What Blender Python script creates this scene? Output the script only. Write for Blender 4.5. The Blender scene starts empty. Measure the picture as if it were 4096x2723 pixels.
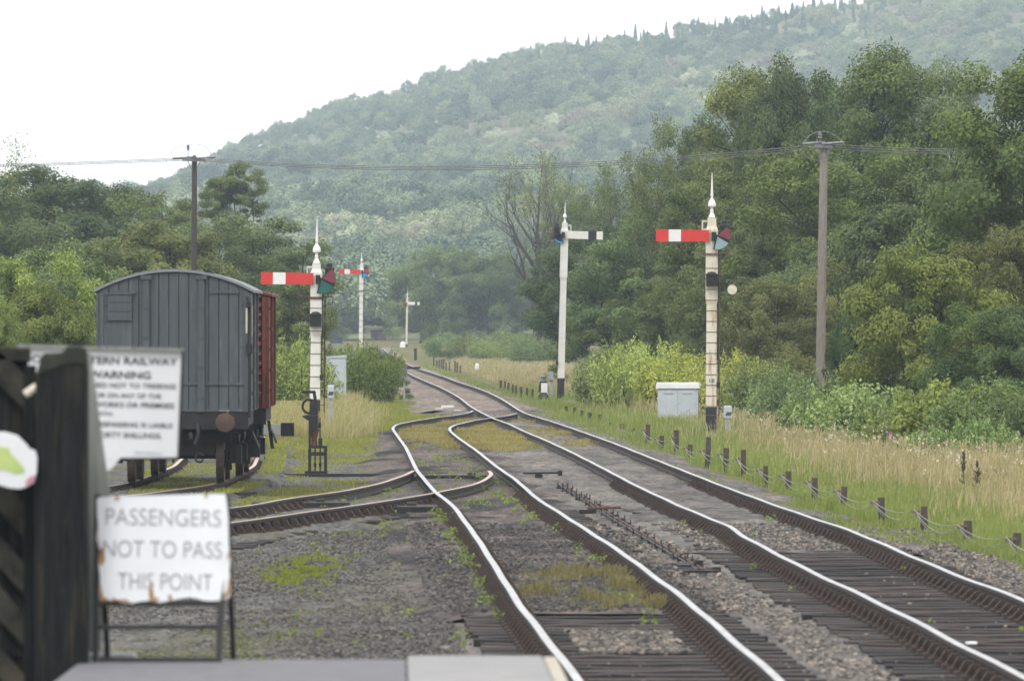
import bpy, bmesh, math, random
import numpy as np
from mathutils import Vector, Matrix

# ------------------------------------------------------------------ camera, sky, sun, exposure
F, CX, HY, CAMH = 34130.0, 2048.0, 1311.0, 2.6      # a 300 mm lens
K = F / 15349.0
scene = bpy.context.scene
COL = scene.collection
cam_d = bpy.data.cameras.new('camera')
cam = bpy.data.objects.new('camera', cam_d)
COL.objects.link(cam)
cam.location = (0, 0, CAMH)
cam.rotation_euler = (math.radians(90) - math.atan(50.5 / F), 0, 0)
cam_d.sensor_width = 36
cam_d.lens = F / 4096 * 36
cam_d.clip_start = 0.5
cam_d.clip_end = 20000
cam_d.dof.use_dof = True
cam_d.dof.focus_distance = 233
cam_d.dof.aperture_fstop = 9
scene.camera = cam

SUN_EL, SUN_AZ = math.radians(52), math.radians(205)      # azimuth clockwise from +Y
world = bpy.data.worlds.new('World')
scene.world = world
world.use_nodes = True
wn, wl = world.node_tree.nodes, world.node_tree.links
wn.clear()
w_out = wn.new('ShaderNodeOutputWorld')
w_bg = wn.new('ShaderNodeBackground')
w_sky = wn.new('ShaderNodeTexSky')
w_sky.sky_type = 'NISHITA'
w_sky.sun_disc = False
w_sky.sun_elevation = SUN_EL
w_sky.sun_rotation = SUN_AZ
w_mix = wn.new('ShaderNodeMix'); w_mix.data_type = 'RGBA'
w_co = wn.new('ShaderNodeTexCoord')
w_map = wn.new('ShaderNodeMapping'); w_map.inputs['Scale'].default_value = (1, 1, 3.5)
w_no = wn.new('ShaderNodeTexNoise'); w_no.inputs['Scale'].default_value = 2.2; w_no.inputs['Detail'].default_value = 6
w_rp = wn.new('ShaderNodeMapRange')
w_rp.inputs['From Min'].default_value = 0.3; w_rp.inputs['From Max'].default_value = 0.6
w_rp.inputs['To Min'].default_value = 0.86; w_rp.inputs['To Max'].default_value = 1.0
wl.new(w_co.outputs['Generated'], w_map.inputs['Vector'])
wl.new(w_map.outputs['Vector'], w_no.inputs['Vector'])
wl.new(w_no.outputs['Fac'], w_rp.inputs['Value'])
wl.new(w_rp.outputs['Result'], w_mix.inputs['Factor'])
wl.new(w_sky.outputs['Color'], w_mix.inputs['A'])
w_mix.inputs['B'].default_value = (12.2, 12.0, 11.8, 1)      # the closed cloud deck
wl.new(w_mix.outputs['Result'], w_bg.inputs['Color'])
w_bg.inputs['Strength'].default_value = 0.1
wl.new(w_bg.outputs['Background'], w_out.inputs['Surface'])

sun_d = bpy.data.lights.new('sun', 'SUN')
sun_d.energy = 1.1
sun_d.angle = math.radians(14)
sun_d.color = (1.0, 0.97, 0.92)
sun = bpy.data.objects.new('sun', sun_d)
COL.objects.link(sun)
_sd = Vector((math.sin(SUN_AZ) * math.cos(SUN_EL), math.cos(SUN_AZ) * math.cos(SUN_EL), math.sin(SUN_EL)))
sun.rotation_euler = _sd.to_track_quat('Z', 'Y').to_euler()

scene.view_settings.view_transform = 'Standard'
scene.view_settings.look = 'None'
scene.view_settings.gamma = 1
scene.view_settings.exposure = 0.65
scene.cycles.volume_bounces = 0
scene.cycles.max_bounces = 6
scene.cycles.diffuse_bounces = 3
scene.cycles.transparent_max_bounces = 8
scene.cycles.transmission_bounces = 3

# ------------------------------------------------------------------ helpers
rng = np.random.default_rng(7)
random.seed(7)
PI = math.pi

def ground_z(Y):
    """the valley floor: level by the station, gently rising in the distance"""
    return -0.25 + 0.0085 / K * min(max(0.0, Y - 330 * K), 270 * K)

def at(px, py, z=0.0):
    """point at height z seen at pixel (px, py) of the 4096-wide photograph"""
    Y = F * (CAMH - z) / (py - HY)
    return ((px - CX) * Y / F, Y)

def xat(px, Y): return (px - CX) * Y / F
def zat(py, Y): return CAMH - (py - HY) * Y / F

def new_mat(name):
    m = bpy.data.materials.new(name)
    m.use_nodes = True
    return m, m.node_tree.nodes, m.node_tree.links, m.node_tree.nodes['Principled BSDF']

def noise_node(n, l, scale, detail=5, rough=0.55, stretch=None, coord='Object'):
    co = n.new('ShaderNodeTexCoord')
    no = n.new('ShaderNodeTexNoise')
    no.inputs['Scale'].default_value = scale
    no.inputs['Detail'].default_value = detail
    no.inputs['Roughness'].default_value = rough
    src = co.outputs[coord]
    if stretch:
        mp = n.new('ShaderNodeMapping'); mp.inputs['Scale'].default_value = stretch
        l.new(src, mp.inputs['Vector']); src = mp.outputs['Vector']
    l.new(src, no.inputs['Vector'])
    return no

def ramp(n, l, fac, stops):
    r = n.new('ShaderNodeValToRGB')
    while len(r.color_ramp.elements) < len(stops): r.color_ramp.elements.new(0.5)
    for e, (p, c) in zip(r.color_ramp.elements, stops):
        e.position = p; e.color = (c[0], c[1], c[2], 1)
    l.new(fac, r.inputs['Fac'])
    return r

def mixc(n, l, fac, a, b, mode='MIX'):
    m = n.new('ShaderNodeMix'); m.data_type = 'RGBA'; m.blend_type = mode
    for s, v in (('Factor', fac), ('A', a), ('B', b)):
        if isinstance(v, (int, float)): m.inputs[s].default_value = v
        elif isinstance(v, tuple): m.inputs[s].default_value = (v[0], v[1], v[2], 1)
        else: l.new(v, m.inputs[s])
    return m.outputs['Result']

def mat(name, c, c2=None, scale=6.0, rough=0.7, metal=0.0, stretch=None, bump=0.0, bscale=None, spec=0.4, lo=0.35, hi=0.7, stain=None, stain_lo=0.55, stain_hi=0.7, stain_scale=2.0, stain_stretch=None):
    """painted / weathered surface: two tones in noise, optional second stain colour, optional bump"""
    m, n, l, b = new_mat(name)
    b.inputs['Roughness'].default_value = rough
    b.inputs['Metallic'].default_value = metal
    b.inputs['Specular IOR Level'].default_value = spec
    if c2 is None: c2 = tuple(x * 0.75 for x in c)
    no = noise_node(n, l, scale, stretch=stretch)
    col = ramp(n, l, no.outputs['Fac'], [(lo, c2), (hi, c)]).outputs['Color']
    if stain:
        ns = noise_node(n, l, stain_scale, 8, 0.65, stain_stretch)
        f = n.new('ShaderNodeMapRange')
        f.inputs['From Min'].default_value = stain_lo; f.inputs['From Max'].default_value = stain_hi
        l.new(ns.outputs['Fac'], f.inputs['Value'])
        col = mixc(n, l, f.outputs['Result'], col, stain)
    l.new(col, b.inputs['Base Color'])
    if bump:
        nb = noise_node(n, l, bscale or scale * 4, 6, 0.6, stretch)
        bp = n.new('ShaderNodeBump'); bp.inputs['Strength'].default_value = 1.0; bp.inputs['Distance'].default_value = bump
        l.new(nb.outputs['Fac'], bp.inputs['Height']); l.new(bp.outputs['Normal'], b.inputs['Normal'])
    return m

class MB:
    """collects simple solids and links them as ONE mesh object"""
    def __init__(s): s.v = []; s.f = []; s.m = []; s.cur = 0
    def add(s, vs, fs):
        o = len(s.v); s.v += [tuple(p) for p in vs]
        for f in fs: s.f.append(tuple(i + o for i in f)); s.m.append(s.cur)
        return s
    def box(s, c, d, rot=None, ch=0.0):
        x, y, z = d[0] / 2, d[1] / 2, d[2] / 2
        vs = [Vector((i * x, j * y, k * z)) for i in (-1, 1) for j in (-1, 1) for k in (-1, 1)]
        if rot is not None:
            R = rot if isinstance(rot, Matrix) else Matrix.Rotation(rot, 3, 'Z')
            vs = [R @ p for p in vs]
        vs = [p + Vector(c) for p in vs]
        return s.add(vs, [(0, 1, 3, 2), (4, 6, 7, 5), (0, 4, 5, 1), (2, 3, 7, 6), (0, 2, 6, 4), (1, 5, 7, 3)])
    def bar(s, p0, p1, w, h):
        """rectangular bar from p0 to p1"""
        p0, p1 = Vector(p0), Vector(p1); d = p1 - p0; L = d.length
        R = d.to_track_quat('X', 'Z').to_matrix()
        return s.box((p0 + p1) / 2, (L, w, h), R)
    def cyl(s, p0, p1, r0, r1=None, n=10):
        return s.tube([p0, p1], [r0, r0 if r1 is None else r1], n)
    def tube(s, pts, r, n=8, cap=True):
        pts = [Vector(p) for p in pts]
        rs = r if isinstance(r, (list, tuple)) else [r] * len(pts)
        o = len(s.v); up = None
        for i, p in enumerate(pts):
            t = (pts[min(i + 1, len(pts) - 1)] - pts[max(i - 1, 0)])
            t = t.normalized() if t.length > 1e-9 else Vector((0, 0, 1))
            if up is None:
                up = Vector((1, 0, 0)) if abs(t.x) < 0.8 else Vector((0, 1, 0))
            a = (up - t * up.dot(t)).normalized(); b = t.cross(a); up = a
            for k in range(n):
                q = 2 * PI * k / n
                s.v.append(tuple(p + (a * math.cos(q) + b * math.sin(q)) * rs[i]))
        for i in range(len(pts) - 1):
            for k in range(n):
                k2 = (k + 1) % n
                s.f.append((o + i * n + k, o + i * n + k2, o + (i + 1) * n + k2, o + (i + 1) * n + k)); s.m.append(s.cur)
        if cap:
            s.f.append(tuple(o + k for k in reversed(range(n)))); s.m.append(s.cur)
            s.f.append(tuple(o + (len(pts) - 1) * n + k for k in range(n))); s.m.append(s.cur)
        return s
    def lathe(s, prof, c=(0, 0, 0), n=14, sq=False):
        """profile of (radius, z) turned about the vertical through c"""
        pts = [(c[0], c[1], c[2] + z) for r, z in prof]
        o = len(s.v)
        for (r, z) in prof:
            for k in range(n):
                q = 2 * PI * (k + (0.5 if sq else 0)) / n
                rr = r * (math.sqrt(2) if sq else 1)
                s.v.append((c[0] + rr * math.cos(q), c[1] + rr * math.sin(q), c[2] + z))
        for i in range(len(prof) - 1):
            for k in range(n):
                k2 = (k + 1) % n
                s.f.append((o + i * n + k, o + i * n + k2, o + (i + 1) * n + k2, o + (i + 1) * n + k)); s.m.append(s.cur)
        s.f.append(tuple(o + k for k in reversed(range(n)))); s.m.append(s.cur)
        s.f.append(tuple(o + (len(prof) - 1) * n + k for k in range(n))); s.m.append(s.cur)
        return s
    def prism(s, poly, y0, y1):
        """polygon in x,z given depth from y0 to y1"""
        n = len(poly)
        vs = [(x, y0, z) for x, z in poly] + [(x, y1, z) for x, z in poly]
        fs = [tuple(range(n)), tuple(reversed(range(n, 2 * n)))]
        fs += [(i, i + n, (i + 1) % n + n, (i + 1) % n) for i in range(n)]
        return s.add(vs, fs)
    def ball(s, c, r, n=10, m=7, sz=1.0):
        prof = [(max(1e-4, r * math.sin(PI * i / m)), -r * sz * math.cos(PI * i / m)) for i in range(m + 1)]
        return s.lathe(prof, c, n)
    def build(s, name, mats, parent=None, loc=None, smooth=False, bevel=0.0):
        me = bpy.data.meshes.new(name)
        me.from_pydata(s.v, [], s.f)
        for m in (mats if isinstance(mats, (list, tuple)) else [mats]): me.materials.append(m)
        me.polygons.foreach_set('material_index', s.m)
        bm = bmesh.new(); bm.from_mesh(me)
        bmesh.ops.recalc_face_normals(bm, faces=bm.faces)
        bm.to_mesh(me); bm.free()
        o = bpy.data.objects.new(name, me)
        COL.objects.link(o)
        if parent is not None: o.parent = parent
        if loc is not None: o.location = loc
        if smooth:
            for p in me.polygons: p.use_smooth = True
            try: me.set_sharp_from_angle(angle=math.radians(40))
            except Exception: pass
        if bevel:
            bv = o.modifiers.new('edge', 'BEVEL'); bv.width = bevel; bv.segments = 2; bv.limit_method = 'ANGLE'
        me.update()
        return o

def fast_mesh(name, verts, k, mats, attrs=None, smooth=False):
    """mesh of equal k-gons, verts (nf*k, 3); attrs: per-face floats"""
    nv = len(verts); nf = nv // k
    me = bpy.data.meshes.new(name)
    me.vertices.add(nv); me.vertices.foreach_set('co', np.ascontiguousarray(verts, np.float32).ravel())
    me.loops.add(nv); me.loops.foreach_set('vertex_index', np.arange(nv, dtype=np.int32))
    me.polygons.add(nf); me.polygons.foreach_set('loop_start', np.arange(0, nv, k, dtype=np.int32))
    me.update(calc_edges=True)
    for nm, a in (attrs or {}).items():
        at_ = me.attributes.new(nm, 'FLOAT', 'FACE'); at_.data.foreach_set('value', np.ascontiguousarray(a, np.float32))
    for m in mats: me.materials.append(m)
    return me

def link(name, me, parent=None, loc=None):
    o = bpy.data.objects.new(name, me); COL.objects.link(o)
    if parent is not None: o.parent = parent
    if loc is not None: o.location = loc
    return o

def tag(o, label=None, cat=None, group=None, kind=None):
    if label: o['label'] = label
    if cat: o['category'] = cat
    if group: o['group'] = group
    if kind: o['kind'] = kind
    return o

def thing(name, label, cat, loc=(0, 0, 0), rz=0.0, group=None, rx=0.0, ry=0.0):
    o = bpy.data.objects.new(name, None); COL.objects.link(o)
    o.empty_display_size = 0.2
    o.location = loc; o.rotation_euler = (rx, ry, rz)
    return tag(o, label, cat, group)

def dup(root, loc, rz, label, group=None):
    r = root.copy(); COL.objects.link(r); r.location = loc; r.rotation_euler = (0, 0, rz)
    r['label'] = label
    if group: r['group'] = group
    for ch in list(root.children):
        c = ch.copy(); COL.objects.link(c); c.parent = r
        for g in list(ch.children):
            d = g.copy(); COL.objects.link(d); d.parent = c
    return r

def lettering(text, w, h, m, parent, loc, rot, align='CENTER', name='lettering', track=1.0, bold=0.0):
    """words set in the built-in face, fitted to a width w and a cap height h"""
    cu = bpy.data.curves.new(name, 'FONT'); cu.body = text; cu.align_x = align; cu.align_y = 'CENTER'
    cu.extrude = 0.0; cu.offset = bold; cu.space_character = track
    o = bpy.data.objects.new(name, cu); COL.objects.link(o)
    bpy.context.view_layer.update()
    dx, dy = max(o.dimensions.x, 1e-3), max(o.dimensions.y, 1e-3)
    sx = w / dx if w else h / dy
    o.scale = (sx, h / dy, 1)
    cu.materials.append(m)
    bpy.context.view_layer.update()
    me = bpy.data.meshes.new_from_object(o.evaluated_get(bpy.context.evaluated_depsgraph_get()))
    q = link(name, me, parent, loc); q.rotation_euler = rot; q.scale = o.scale
    bpy.data.objects.remove(o); bpy.data.curves.remove(cu)
    return q

# ------------------------------------------------------------------ materials
M = {}
M['white_paint'] = mat('white_paint', (0.66, 0.66, 0.64), (0.56, 0.56, 0.53), 3.0, 0.5, stain=(0.50, 0.42, 0.28), stain_lo=0.62, stain_hi=0.82, stain_scale=2.5, stain_stretch=(3, 3, 0.4))
M['cream_paint'] = mat('cream_paint', (0.62, 0.60, 0.52), (0.52, 0.49, 0.40), 2.0, 0.55, stain=(0.33, 0.15, 0.05), stain_lo=0.51, stain_hi=0.70, stain_scale=3.0, stain_stretch=(3, 3, 0.35))
M['clean_white'] = mat('clean_white', (0.70, 0.70, 0.70), (0.64, 0.64, 0.64), 4.0, 0.45)
M['rust'] = mat('rust', (0.13, 0.062, 0.04), (0.07, 0.036, 0.026), 30, 0.9, bump=0.002)
M['strap'] = mat('strap_iron', (0.20, 0.14, 0.11), (0.09, 0.07, 0.06), 30, 0.8)
M['black_paint'] = mat('black_paint', (0.020, 0.021, 0.024), (0.012, 0.012, 0.014), 8, 0.45)
M['black_iron'] = mat('black_iron', (0.016, 0.016, 0.018), (0.008, 0.008, 0.009), 20, 0.6, bump=0.002)
M['red_paint'] = mat('red_enamel', (0.55, 0.035, 0.028), (0.48, 0.028, 0.024), 5, 0.4)
M['grey_paint'] = mat('grey_paint', (0.42, 0.46, 0.50), (0.36, 0.40, 0.44), 2.5, 0.5, stain=(0.25, 0.26, 0.24), stain_lo=0.62, stain_hi=0.8, stain_scale=4)
M['pale_lid'] = mat('pale_lid', (0.72, 0.73, 0.74), (0.6, 0.62, 0.62), 4, 0.5, stain=(0.35, 0.35, 0.3), stain_lo=0.6, stain_hi=0.8, stain_scale=6)
M['conc_grey'] = mat('concrete_grey', (0.33, 0.34, 0.34), (0.24, 0.25, 0.25), 9, 0.9, bump=0.002)
M['van_grey'] = mat('van_grey', (0.064, 0.077, 0.085), (0.048, 0.060, 0.068), 2.5, 0.5, stretch=(6, 6, 0.6), stain=(0.10, 0.115, 0.122), stain_lo=0.55, stain_hi=0.75, stain_scale=1.5, stain_stretch=(5, 5, 0.5))
M['roof_grey'] = mat('roof_canvas', (0.20, 0.22, 0.235), (0.15, 0.165, 0.18), 5, 0.7, bump=0.004)
M['van_red'] = mat('van_bauxite', (0.155, 0.042, 0.028), (0.085, 0.026, 0.02), 4, 0.75, stretch=(5, 5, 0.6), stain=(0.30, 0.12, 0.07), stain_lo=0.6, stain_hi=0.8, stain_scale=3)
M['underframe'] = mat('underframe_black', (0.018, 0.018, 0.02), (0.009, 0.009, 0.010), 6, 0.7)
M['wheel_tread'] = mat('wheel_tread', (0.085, 0.060, 0.048), (0.05, 0.036, 0.03), 12, 0.55)
M['buffer_rust'] = mat('buffer_rust', (0.085, 0.046, 0.035), (0.05, 0.03, 0.024), 9, 0.7)
M['pole_wood'] = mat('pole_wood', (0.23, 0.205, 0.185), (0.14, 0.12, 0.105), 5, 0.9, stretch=(8, 8, 0.5), stain=(0.05, 0.042, 0.038), stain_lo=0.62, stain_hi=0.72, stain_scale=3, stain_stretch=(3, 3, 0.7))
M['pole_dark'] = mat('pole_dark', (0.062, 0.046, 0.044), (0.035, 0.027, 0.027), 5, 0.9, stretch=(8, 8, 0.5))
M['galv'] = mat('galvanised', (0.20, 0.21, 0.225), (0.12, 0.125, 0.135), 12, 0.5, 0.4)
M['wire'] = mat('wire_metal', (0.26, 0.27, 0.25), (0.20, 0.21, 0.19), 3, 0.5, 0.3)
M['wire_dark'] = mat('wire_dark', (0.11, 0.115, 0.12), (0.09, 0.09, 0.095), 3, 0.6)
M['stake_wood'] = mat('stake_wood', (0.095, 0.078, 0.066), (0.045, 0.037, 0.033), 10, 0.95, stretch=(6, 6, 1), bump=0.003)
M['black_timber'] = mat('black_timber', (0.017, 0.020, 0.023), (0.003, 0.004, 0.005), 7, 0.85, stretch=(9, 9, 0.35), stain=(0.045, 0.040, 0.026), stain_lo=0.52, stain_hi=0.74, stain_scale=4.5, stain_stretch=(6, 6, 0.4), spec=0.2, bump=0.003)
M['gate_wood'] = mat('gate_wood', (0.050, 0.050, 0.042), (0.018, 0.019, 0.018), 6, 0.95, stain=(0.075, 0.062, 0.045), stain_lo=0.55, stain_hi=0.75, stain_scale=5, spec=0.2)
M['grey_timber'] = mat('grey_timber', (0.25, 0.265, 0.25), (0.15, 0.165, 0.155), 5, 0.9, stretch=(10, 10, 0.35), bump=0.003)
M['moss_timber'] = mat('moss_timber', (0.040, 0.044, 0.032), (0.016, 0.020, 0.016), 9, 0.95, bump=0.005)
M['sign_white'] = mat('sign_white', (0.62, 0.64, 0.68), (0.56, 0.58, 0.62), 3, 0.45)
M['plate_white'] = mat('enamel_white', (0.66, 0.68, 0.72), (0.60, 0.63, 0.67), 3, 0.35)
M['plate_rust'] = mat('enamel_rust', (0.42, 0.25, 0.10), (0.22, 0.11, 0.05), 20, 0.85)
M['ink'] = mat('sign_ink', (0.05, 0.05, 0.055), (0.04, 0.04, 0.045), 4, 0.6)
M['ink_soft'] = mat('sign_ink_faded', (0.31, 0.31, 0.34), (0.25, 0.25, 0.275), 4, 0.6)
M['oil_timber'] = mat('oiled_timber', (0.030, 0.030, 0.030), (0.015, 0.015, 0.016), 6, 0.8, bump=0.004)
M['sleeper'] = mat('sleeper_timber', (0.046, 0.041, 0.039), (0.018, 0.017, 0.017), 5, 0.9, stretch=(0.5, 9, 9), stain=(0.13, 0.10, 0.08), stain_lo=0.58, stain_hi=0.8, stain_scale=7, stain_stretch=(0.6, 6, 3), bump=0.008, bscale=9)
def vary(m, lo, hi):
    """let whole pieces differ from each other: a tone picked per object"""
    n, l = m.node_tree.nodes, m.node_tree.links; b = n['Principled BSDF']; src = b.inputs['Base Color'].links[0].from_socket
    oi = n.new('ShaderNodeObjectInfo'); r = ramp(n, l, oi.outputs['Random'], [(0.0, lo), (1.0, hi)])
    l.new(mixc(n, l, 1.0, src, r.outputs['Color'], 'MULTIPLY'), b.inputs['Base Color'])
vary(M['sleeper'], (0.45, 0.50, 0.58), (1.9, 1.68, 1.6))
M['chair_iron'] = mat('chair_iron', (0.066, 0.046, 0.038), (0.032, 0.023, 0.02), 14, 0.9, bump=0.002)
M['rail_side'] = mat('rail_side', (0.040, 0.030, 0.026), (0.022, 0.018, 0.017), 8, 0.85)
M['rail_top'] = mat('rail_top', (0.43, 0.435, 0.45), (0.30, 0.305, 0.315), 3, 0.40, 0.8, spec=0.5, stretch=(1, 0.4, 1), stain=(0.22, 0.19, 0.17), stain_lo=0.58, stain_hi=0.74, stain_scale=1.2)
M['rail_dull'] = mat('rail_dull', (0.52, 0.40, 0.34), (0.36, 0.25, 0.20), 6, 0.45, 0.55)
M['brick'] = mat('brick', (0.15, 0.10, 0.09), (0.10, 0.07, 0.065), 12, 0.9)
M['blue_sheet'] = mat('blue_sheet', (0.025, 0.06, 0.15), (0.02, 0.045, 0.11), 6, 0.6)
M['slate'] = mat('slate', (0.05, 0.05, 0.055), (0.035, 0.035, 0.04), 9, 0.8)
M['lens_red'] = mat('lens_red', (0.16, 0.025, 0.04), (0.13, 0.02, 0.035), 5, 0.15)
M['lens_bright_red'] = mat('lens_bright_red', (0.35, 0.02, 0.04), (0.3, 0.02, 0.03), 5, 0.15)
M['lens_green'] = mat('lens_green', (0.008, 0.10, 0.085), (0.006, 0.08, 0.07), 5, 0.15)
M['lens_blue'] = mat('lens_blue', (0.01, 0.24, 0.58), (0.01, 0.2, 0.5), 5, 0.15)
M['lens_pale'] = mat('lens_pale', (0.22, 0.32, 0.36), (0.18, 0.27, 0.31), 5, 0.12)
M['disc_pale'] = mat('disc_pale', (0.58, 0.56, 0.46), (0.5, 0.48, 0.4), 9, 0.7)
M['orange'] = mat('orange_band', (0.6, 0.22, 0.02), None, 9, 0.7)
M['green_patch'] = mat('green_print', (0.30, 0.44, 0.14), (0.44, 0.50, 0.20), 9, 0.6)
M['pink'] = mat('pink_print', (0.48, 0.20, 0.28), None, 9, 0.6)
M['bark'] = mat('bark', (0.055, 0.046, 0.037), (0.026, 0.022, 0.019), 6, 0.95, stretch=(4, 4, 0.8))
M['bark_pale'] = mat('bark_pale', (0.17, 0.15, 0.125), (0.09, 0.08, 0.068), 6, 0.95, stretch=(4, 4, 0.8))
def leaf_mat(name, c_dark, c_light, trans=0.22, hue_scale=0.5, tip=None):
    """foliage: per-leaf tone from the mesh, clump tone from noise, plant tint from the object's colour"""
    m, n, l, b = new_mat(name)
    at_ = n.new('ShaderNodeAttribute'); at_.attribute_name = 'rnd'
    oi = n.new('ShaderNodeObjectInfo')
    no = noise_node(n, l, hue_scale, 3)
    mx = n.new('ShaderNodeMath'); mx.operation = 'MULTIPLY_ADD'
    l.new(no.outputs['Fac'], mx.inputs[0]); mx.inputs[1].default_value = 0.9; 
    ad = n.new('ShaderNodeMath'); ad.operation = 'MULTIPLY_ADD'
    l.new(at_.outputs['Fac'], ad.inputs[0]); ad.inputs[1].default_value = 0.55; ad.inputs[2].default_value = -0.25
    l.new(ad.outputs[0], mx.inputs[2])
    st = [(0.1, c_dark), (0.75, c_light)]
    if tip: st.append((0.98, tip))
    col = ramp(n, l, mx.outputs[0], st).outputs['Color']
    col = mixc(n, l, 1.0, col, oi.outputs['Color'], 'MULTIPLY')
    l.new(col, b.inputs['Base Color'])
    b.inputs['Roughness'].default_value = 0.55
    b.inputs['Specular IOR Level'].default_value = 0.12
    tr = n.new('ShaderNodeBsdfTranslucent')
    l.new(mixc(n, l, 1.0, col, (1.1, 1.15, 0.6), 'MULTIPLY'), tr.inputs['Color'])
    ms = n.new('ShaderNodeMixShader'); ms.inputs['Fac'].default_value = trans
    l.new(b.outputs[0], ms.inputs[1]); l.new(tr.outputs[0], ms.inputs[2])
    l.new(ms.outputs[0], n['Material Output'].inputs['Surface'])
    return m

M['leaf'] = leaf_mat('leaf', (0.036, 0.064, 0.027), (0.158, 0.205, 0.074))
M['leaf_far'] = leaf_mat('leaf_far', (0.05, 0.09, 0.04), (0.16, 0.21, 0.085), 0.25, 0.3)
M['grass'] = leaf_mat('grass_blade', (0.12, 0.16, 0.045), (0.27, 0.32, 0.11), 0.35, 0.35)
M['grass_dry'] = leaf_mat('grass_dry', (0.20, 0.195, 0.095), (0.48, 0.40, 0.275), 0.35, 0.22)
M['weed'] = leaf_mat('weed_leaf', (0.10, 0.15, 0.04), (0.25, 0.31, 0.085), 0.35, 1.5)
M['petal'] = mat('petal', (0.52, 0.50, 0.36), (0.40, 0.36, 0.26), 9, 0.8)
M['petal_pink'] = mat('petal_pink', (0.45, 0.13, 0.36), (0.36, 0.10, 0.3), 9, 0.8)

def unit(a): return a / np.maximum(np.linalg.norm(a, axis=-1, keepdims=True), 1e-9)

def leaves(P, N, L, W, up=None, jitter=0.6, r=rng):
    """rhombic leaves at points P with rough normals N -> (4n,3)"""
    n = len(P)
    N = unit(N + r.normal(0, jitter, (n, 3)))
    A = r.normal(0, 1, (n, 3)) if up is None else up + r.normal(0, 0.35, (n, 3))
    A = unit(A - N * np.sum(A * N, 1, keepdims=True))
    B = np.cross(N, A)
    s = r.uniform(0.65, 1.3, (n, 1))
    A = A * (L * s / 2); B = B * (W * s / 2)
    return np.stack([P - A, P + B - 0.12 * A, P + A, P - B - 0.12 * A], 1).reshape(-1, 3)

def lumpy(d, bumps, amp):
    q = np.ones(len(d))
    for b, a in bumps: q += amp * a * np.clip((d @ b - 0.35) / 0.65, 0, 1) ** 1.5
    return q

def crown_from_clumps(name, C, R, per, L, W, matl, r, flat=0.65, inner=0.3):
    ctr = np.average(C, axis=0)
    V = []; A = []
    for c, rad in zip(C, R):
        n = max(8, int(per * (rad / np.mean(R)) ** 2))
        d = unit(r.normal(0, 1, (n, 3)))
        q = (r.uniform(inner ** 3, 1, n) ** (1 / 3))[:, None] * rad * r.uniform(0.8, 1.2, (n, 1))
        P = c + d * q * np.array([1, 1, flat])
        out = unit((c - ctr)[None, :]) * 0.5
        V.append(leaves(P, d * 0.6 + out + np.array([0, 0, 0.55]), L, W, None, 0.5, r))
        A.append(np.clip(r.normal(0.5, 0.22, n) + r.normal(0, 0.12), 0, 1))
    return fast_mesh(name, np.concatenate(V), 4, [matl], {'rnd': np.concatenate(A)})

def limb_mesh(name, C, H, r0, matl, r, n_main=8, lo=0.12, fork=0.7):
    """tapered trunk, main limbs and the branches that carry the leaf clumps"""
    mb = MB()
    tr = []; x = y = 0.0
    for i in range(9):
        t = i / 8
        tr.append(Vector((x, y, t * H * fork))); x += r.normal(0, 0.012 * H); y += r.normal(0, 0.012 * H)
    rad = [max(0.012, r0 * (1 - 0.75 * i / 8)) for i in range(9)]; rad[0] *= 1.25
    mb.tube(tr, rad, 8)
    C = np.asarray(C)
    def on_trunk(t):
        f = t * 8; i = min(7, int(f)); return tr[i].lerp(tr[i + 1], f - i)
    mains = []
    idx = r.choice(len(C), min(n_main, len(C)), replace=False)
    for k in idx:
        c = Vector(C[k]); hd = math.hypot(c.x, c.y)
        za = min(max(c.z - hd * r.uniform(0.7, 1.1), lo * H), fork * H * 0.95)
        p0 = on_trunk(za / (H * fork)); mid = p0.lerp(c, 0.5) + Vector((0, 0, -0.06 * hd)) + Vector(r.normal(0, 0.04 * H, 3))
        pts = [p0, p0.lerp(mid, 0.5) + Vector(r.normal(0, 0.012 * H, 3)), mid, mid.lerp(c, 0.55) + Vector(r.normal(0, 0.012 * H, 3)), c]
        rr = r0 * r.uniform(0.35, 0.5)
        mb.tube(pts, [rr, rr * 0.8, rr * 0.6, rr * 0.42, rr * 0.2], 6)
        mains.append((pts, rr))
    for k in range(len(C)):
        if k in idx: continue
        c = Vector(C[k])
        best = min(((c - p).length + max(0, p.z - c.z) * 2, j, i) for j, (pts, rr) in enumerate(mains) for i, p in enumerate(pts[1:-1]))
        _, j, i = best; p0 = mains[j][0][i + 1]
        mid = p0.lerp(c, 0.5) + Vector(r.normal(0, 0.02 * H, 3))
        rr = mains[j][1] * 0.32
        mb.tube([p0, mid, c], [rr, rr * 0.7, rr * 0.25], 5, cap=False)
    return mb, matl

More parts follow.
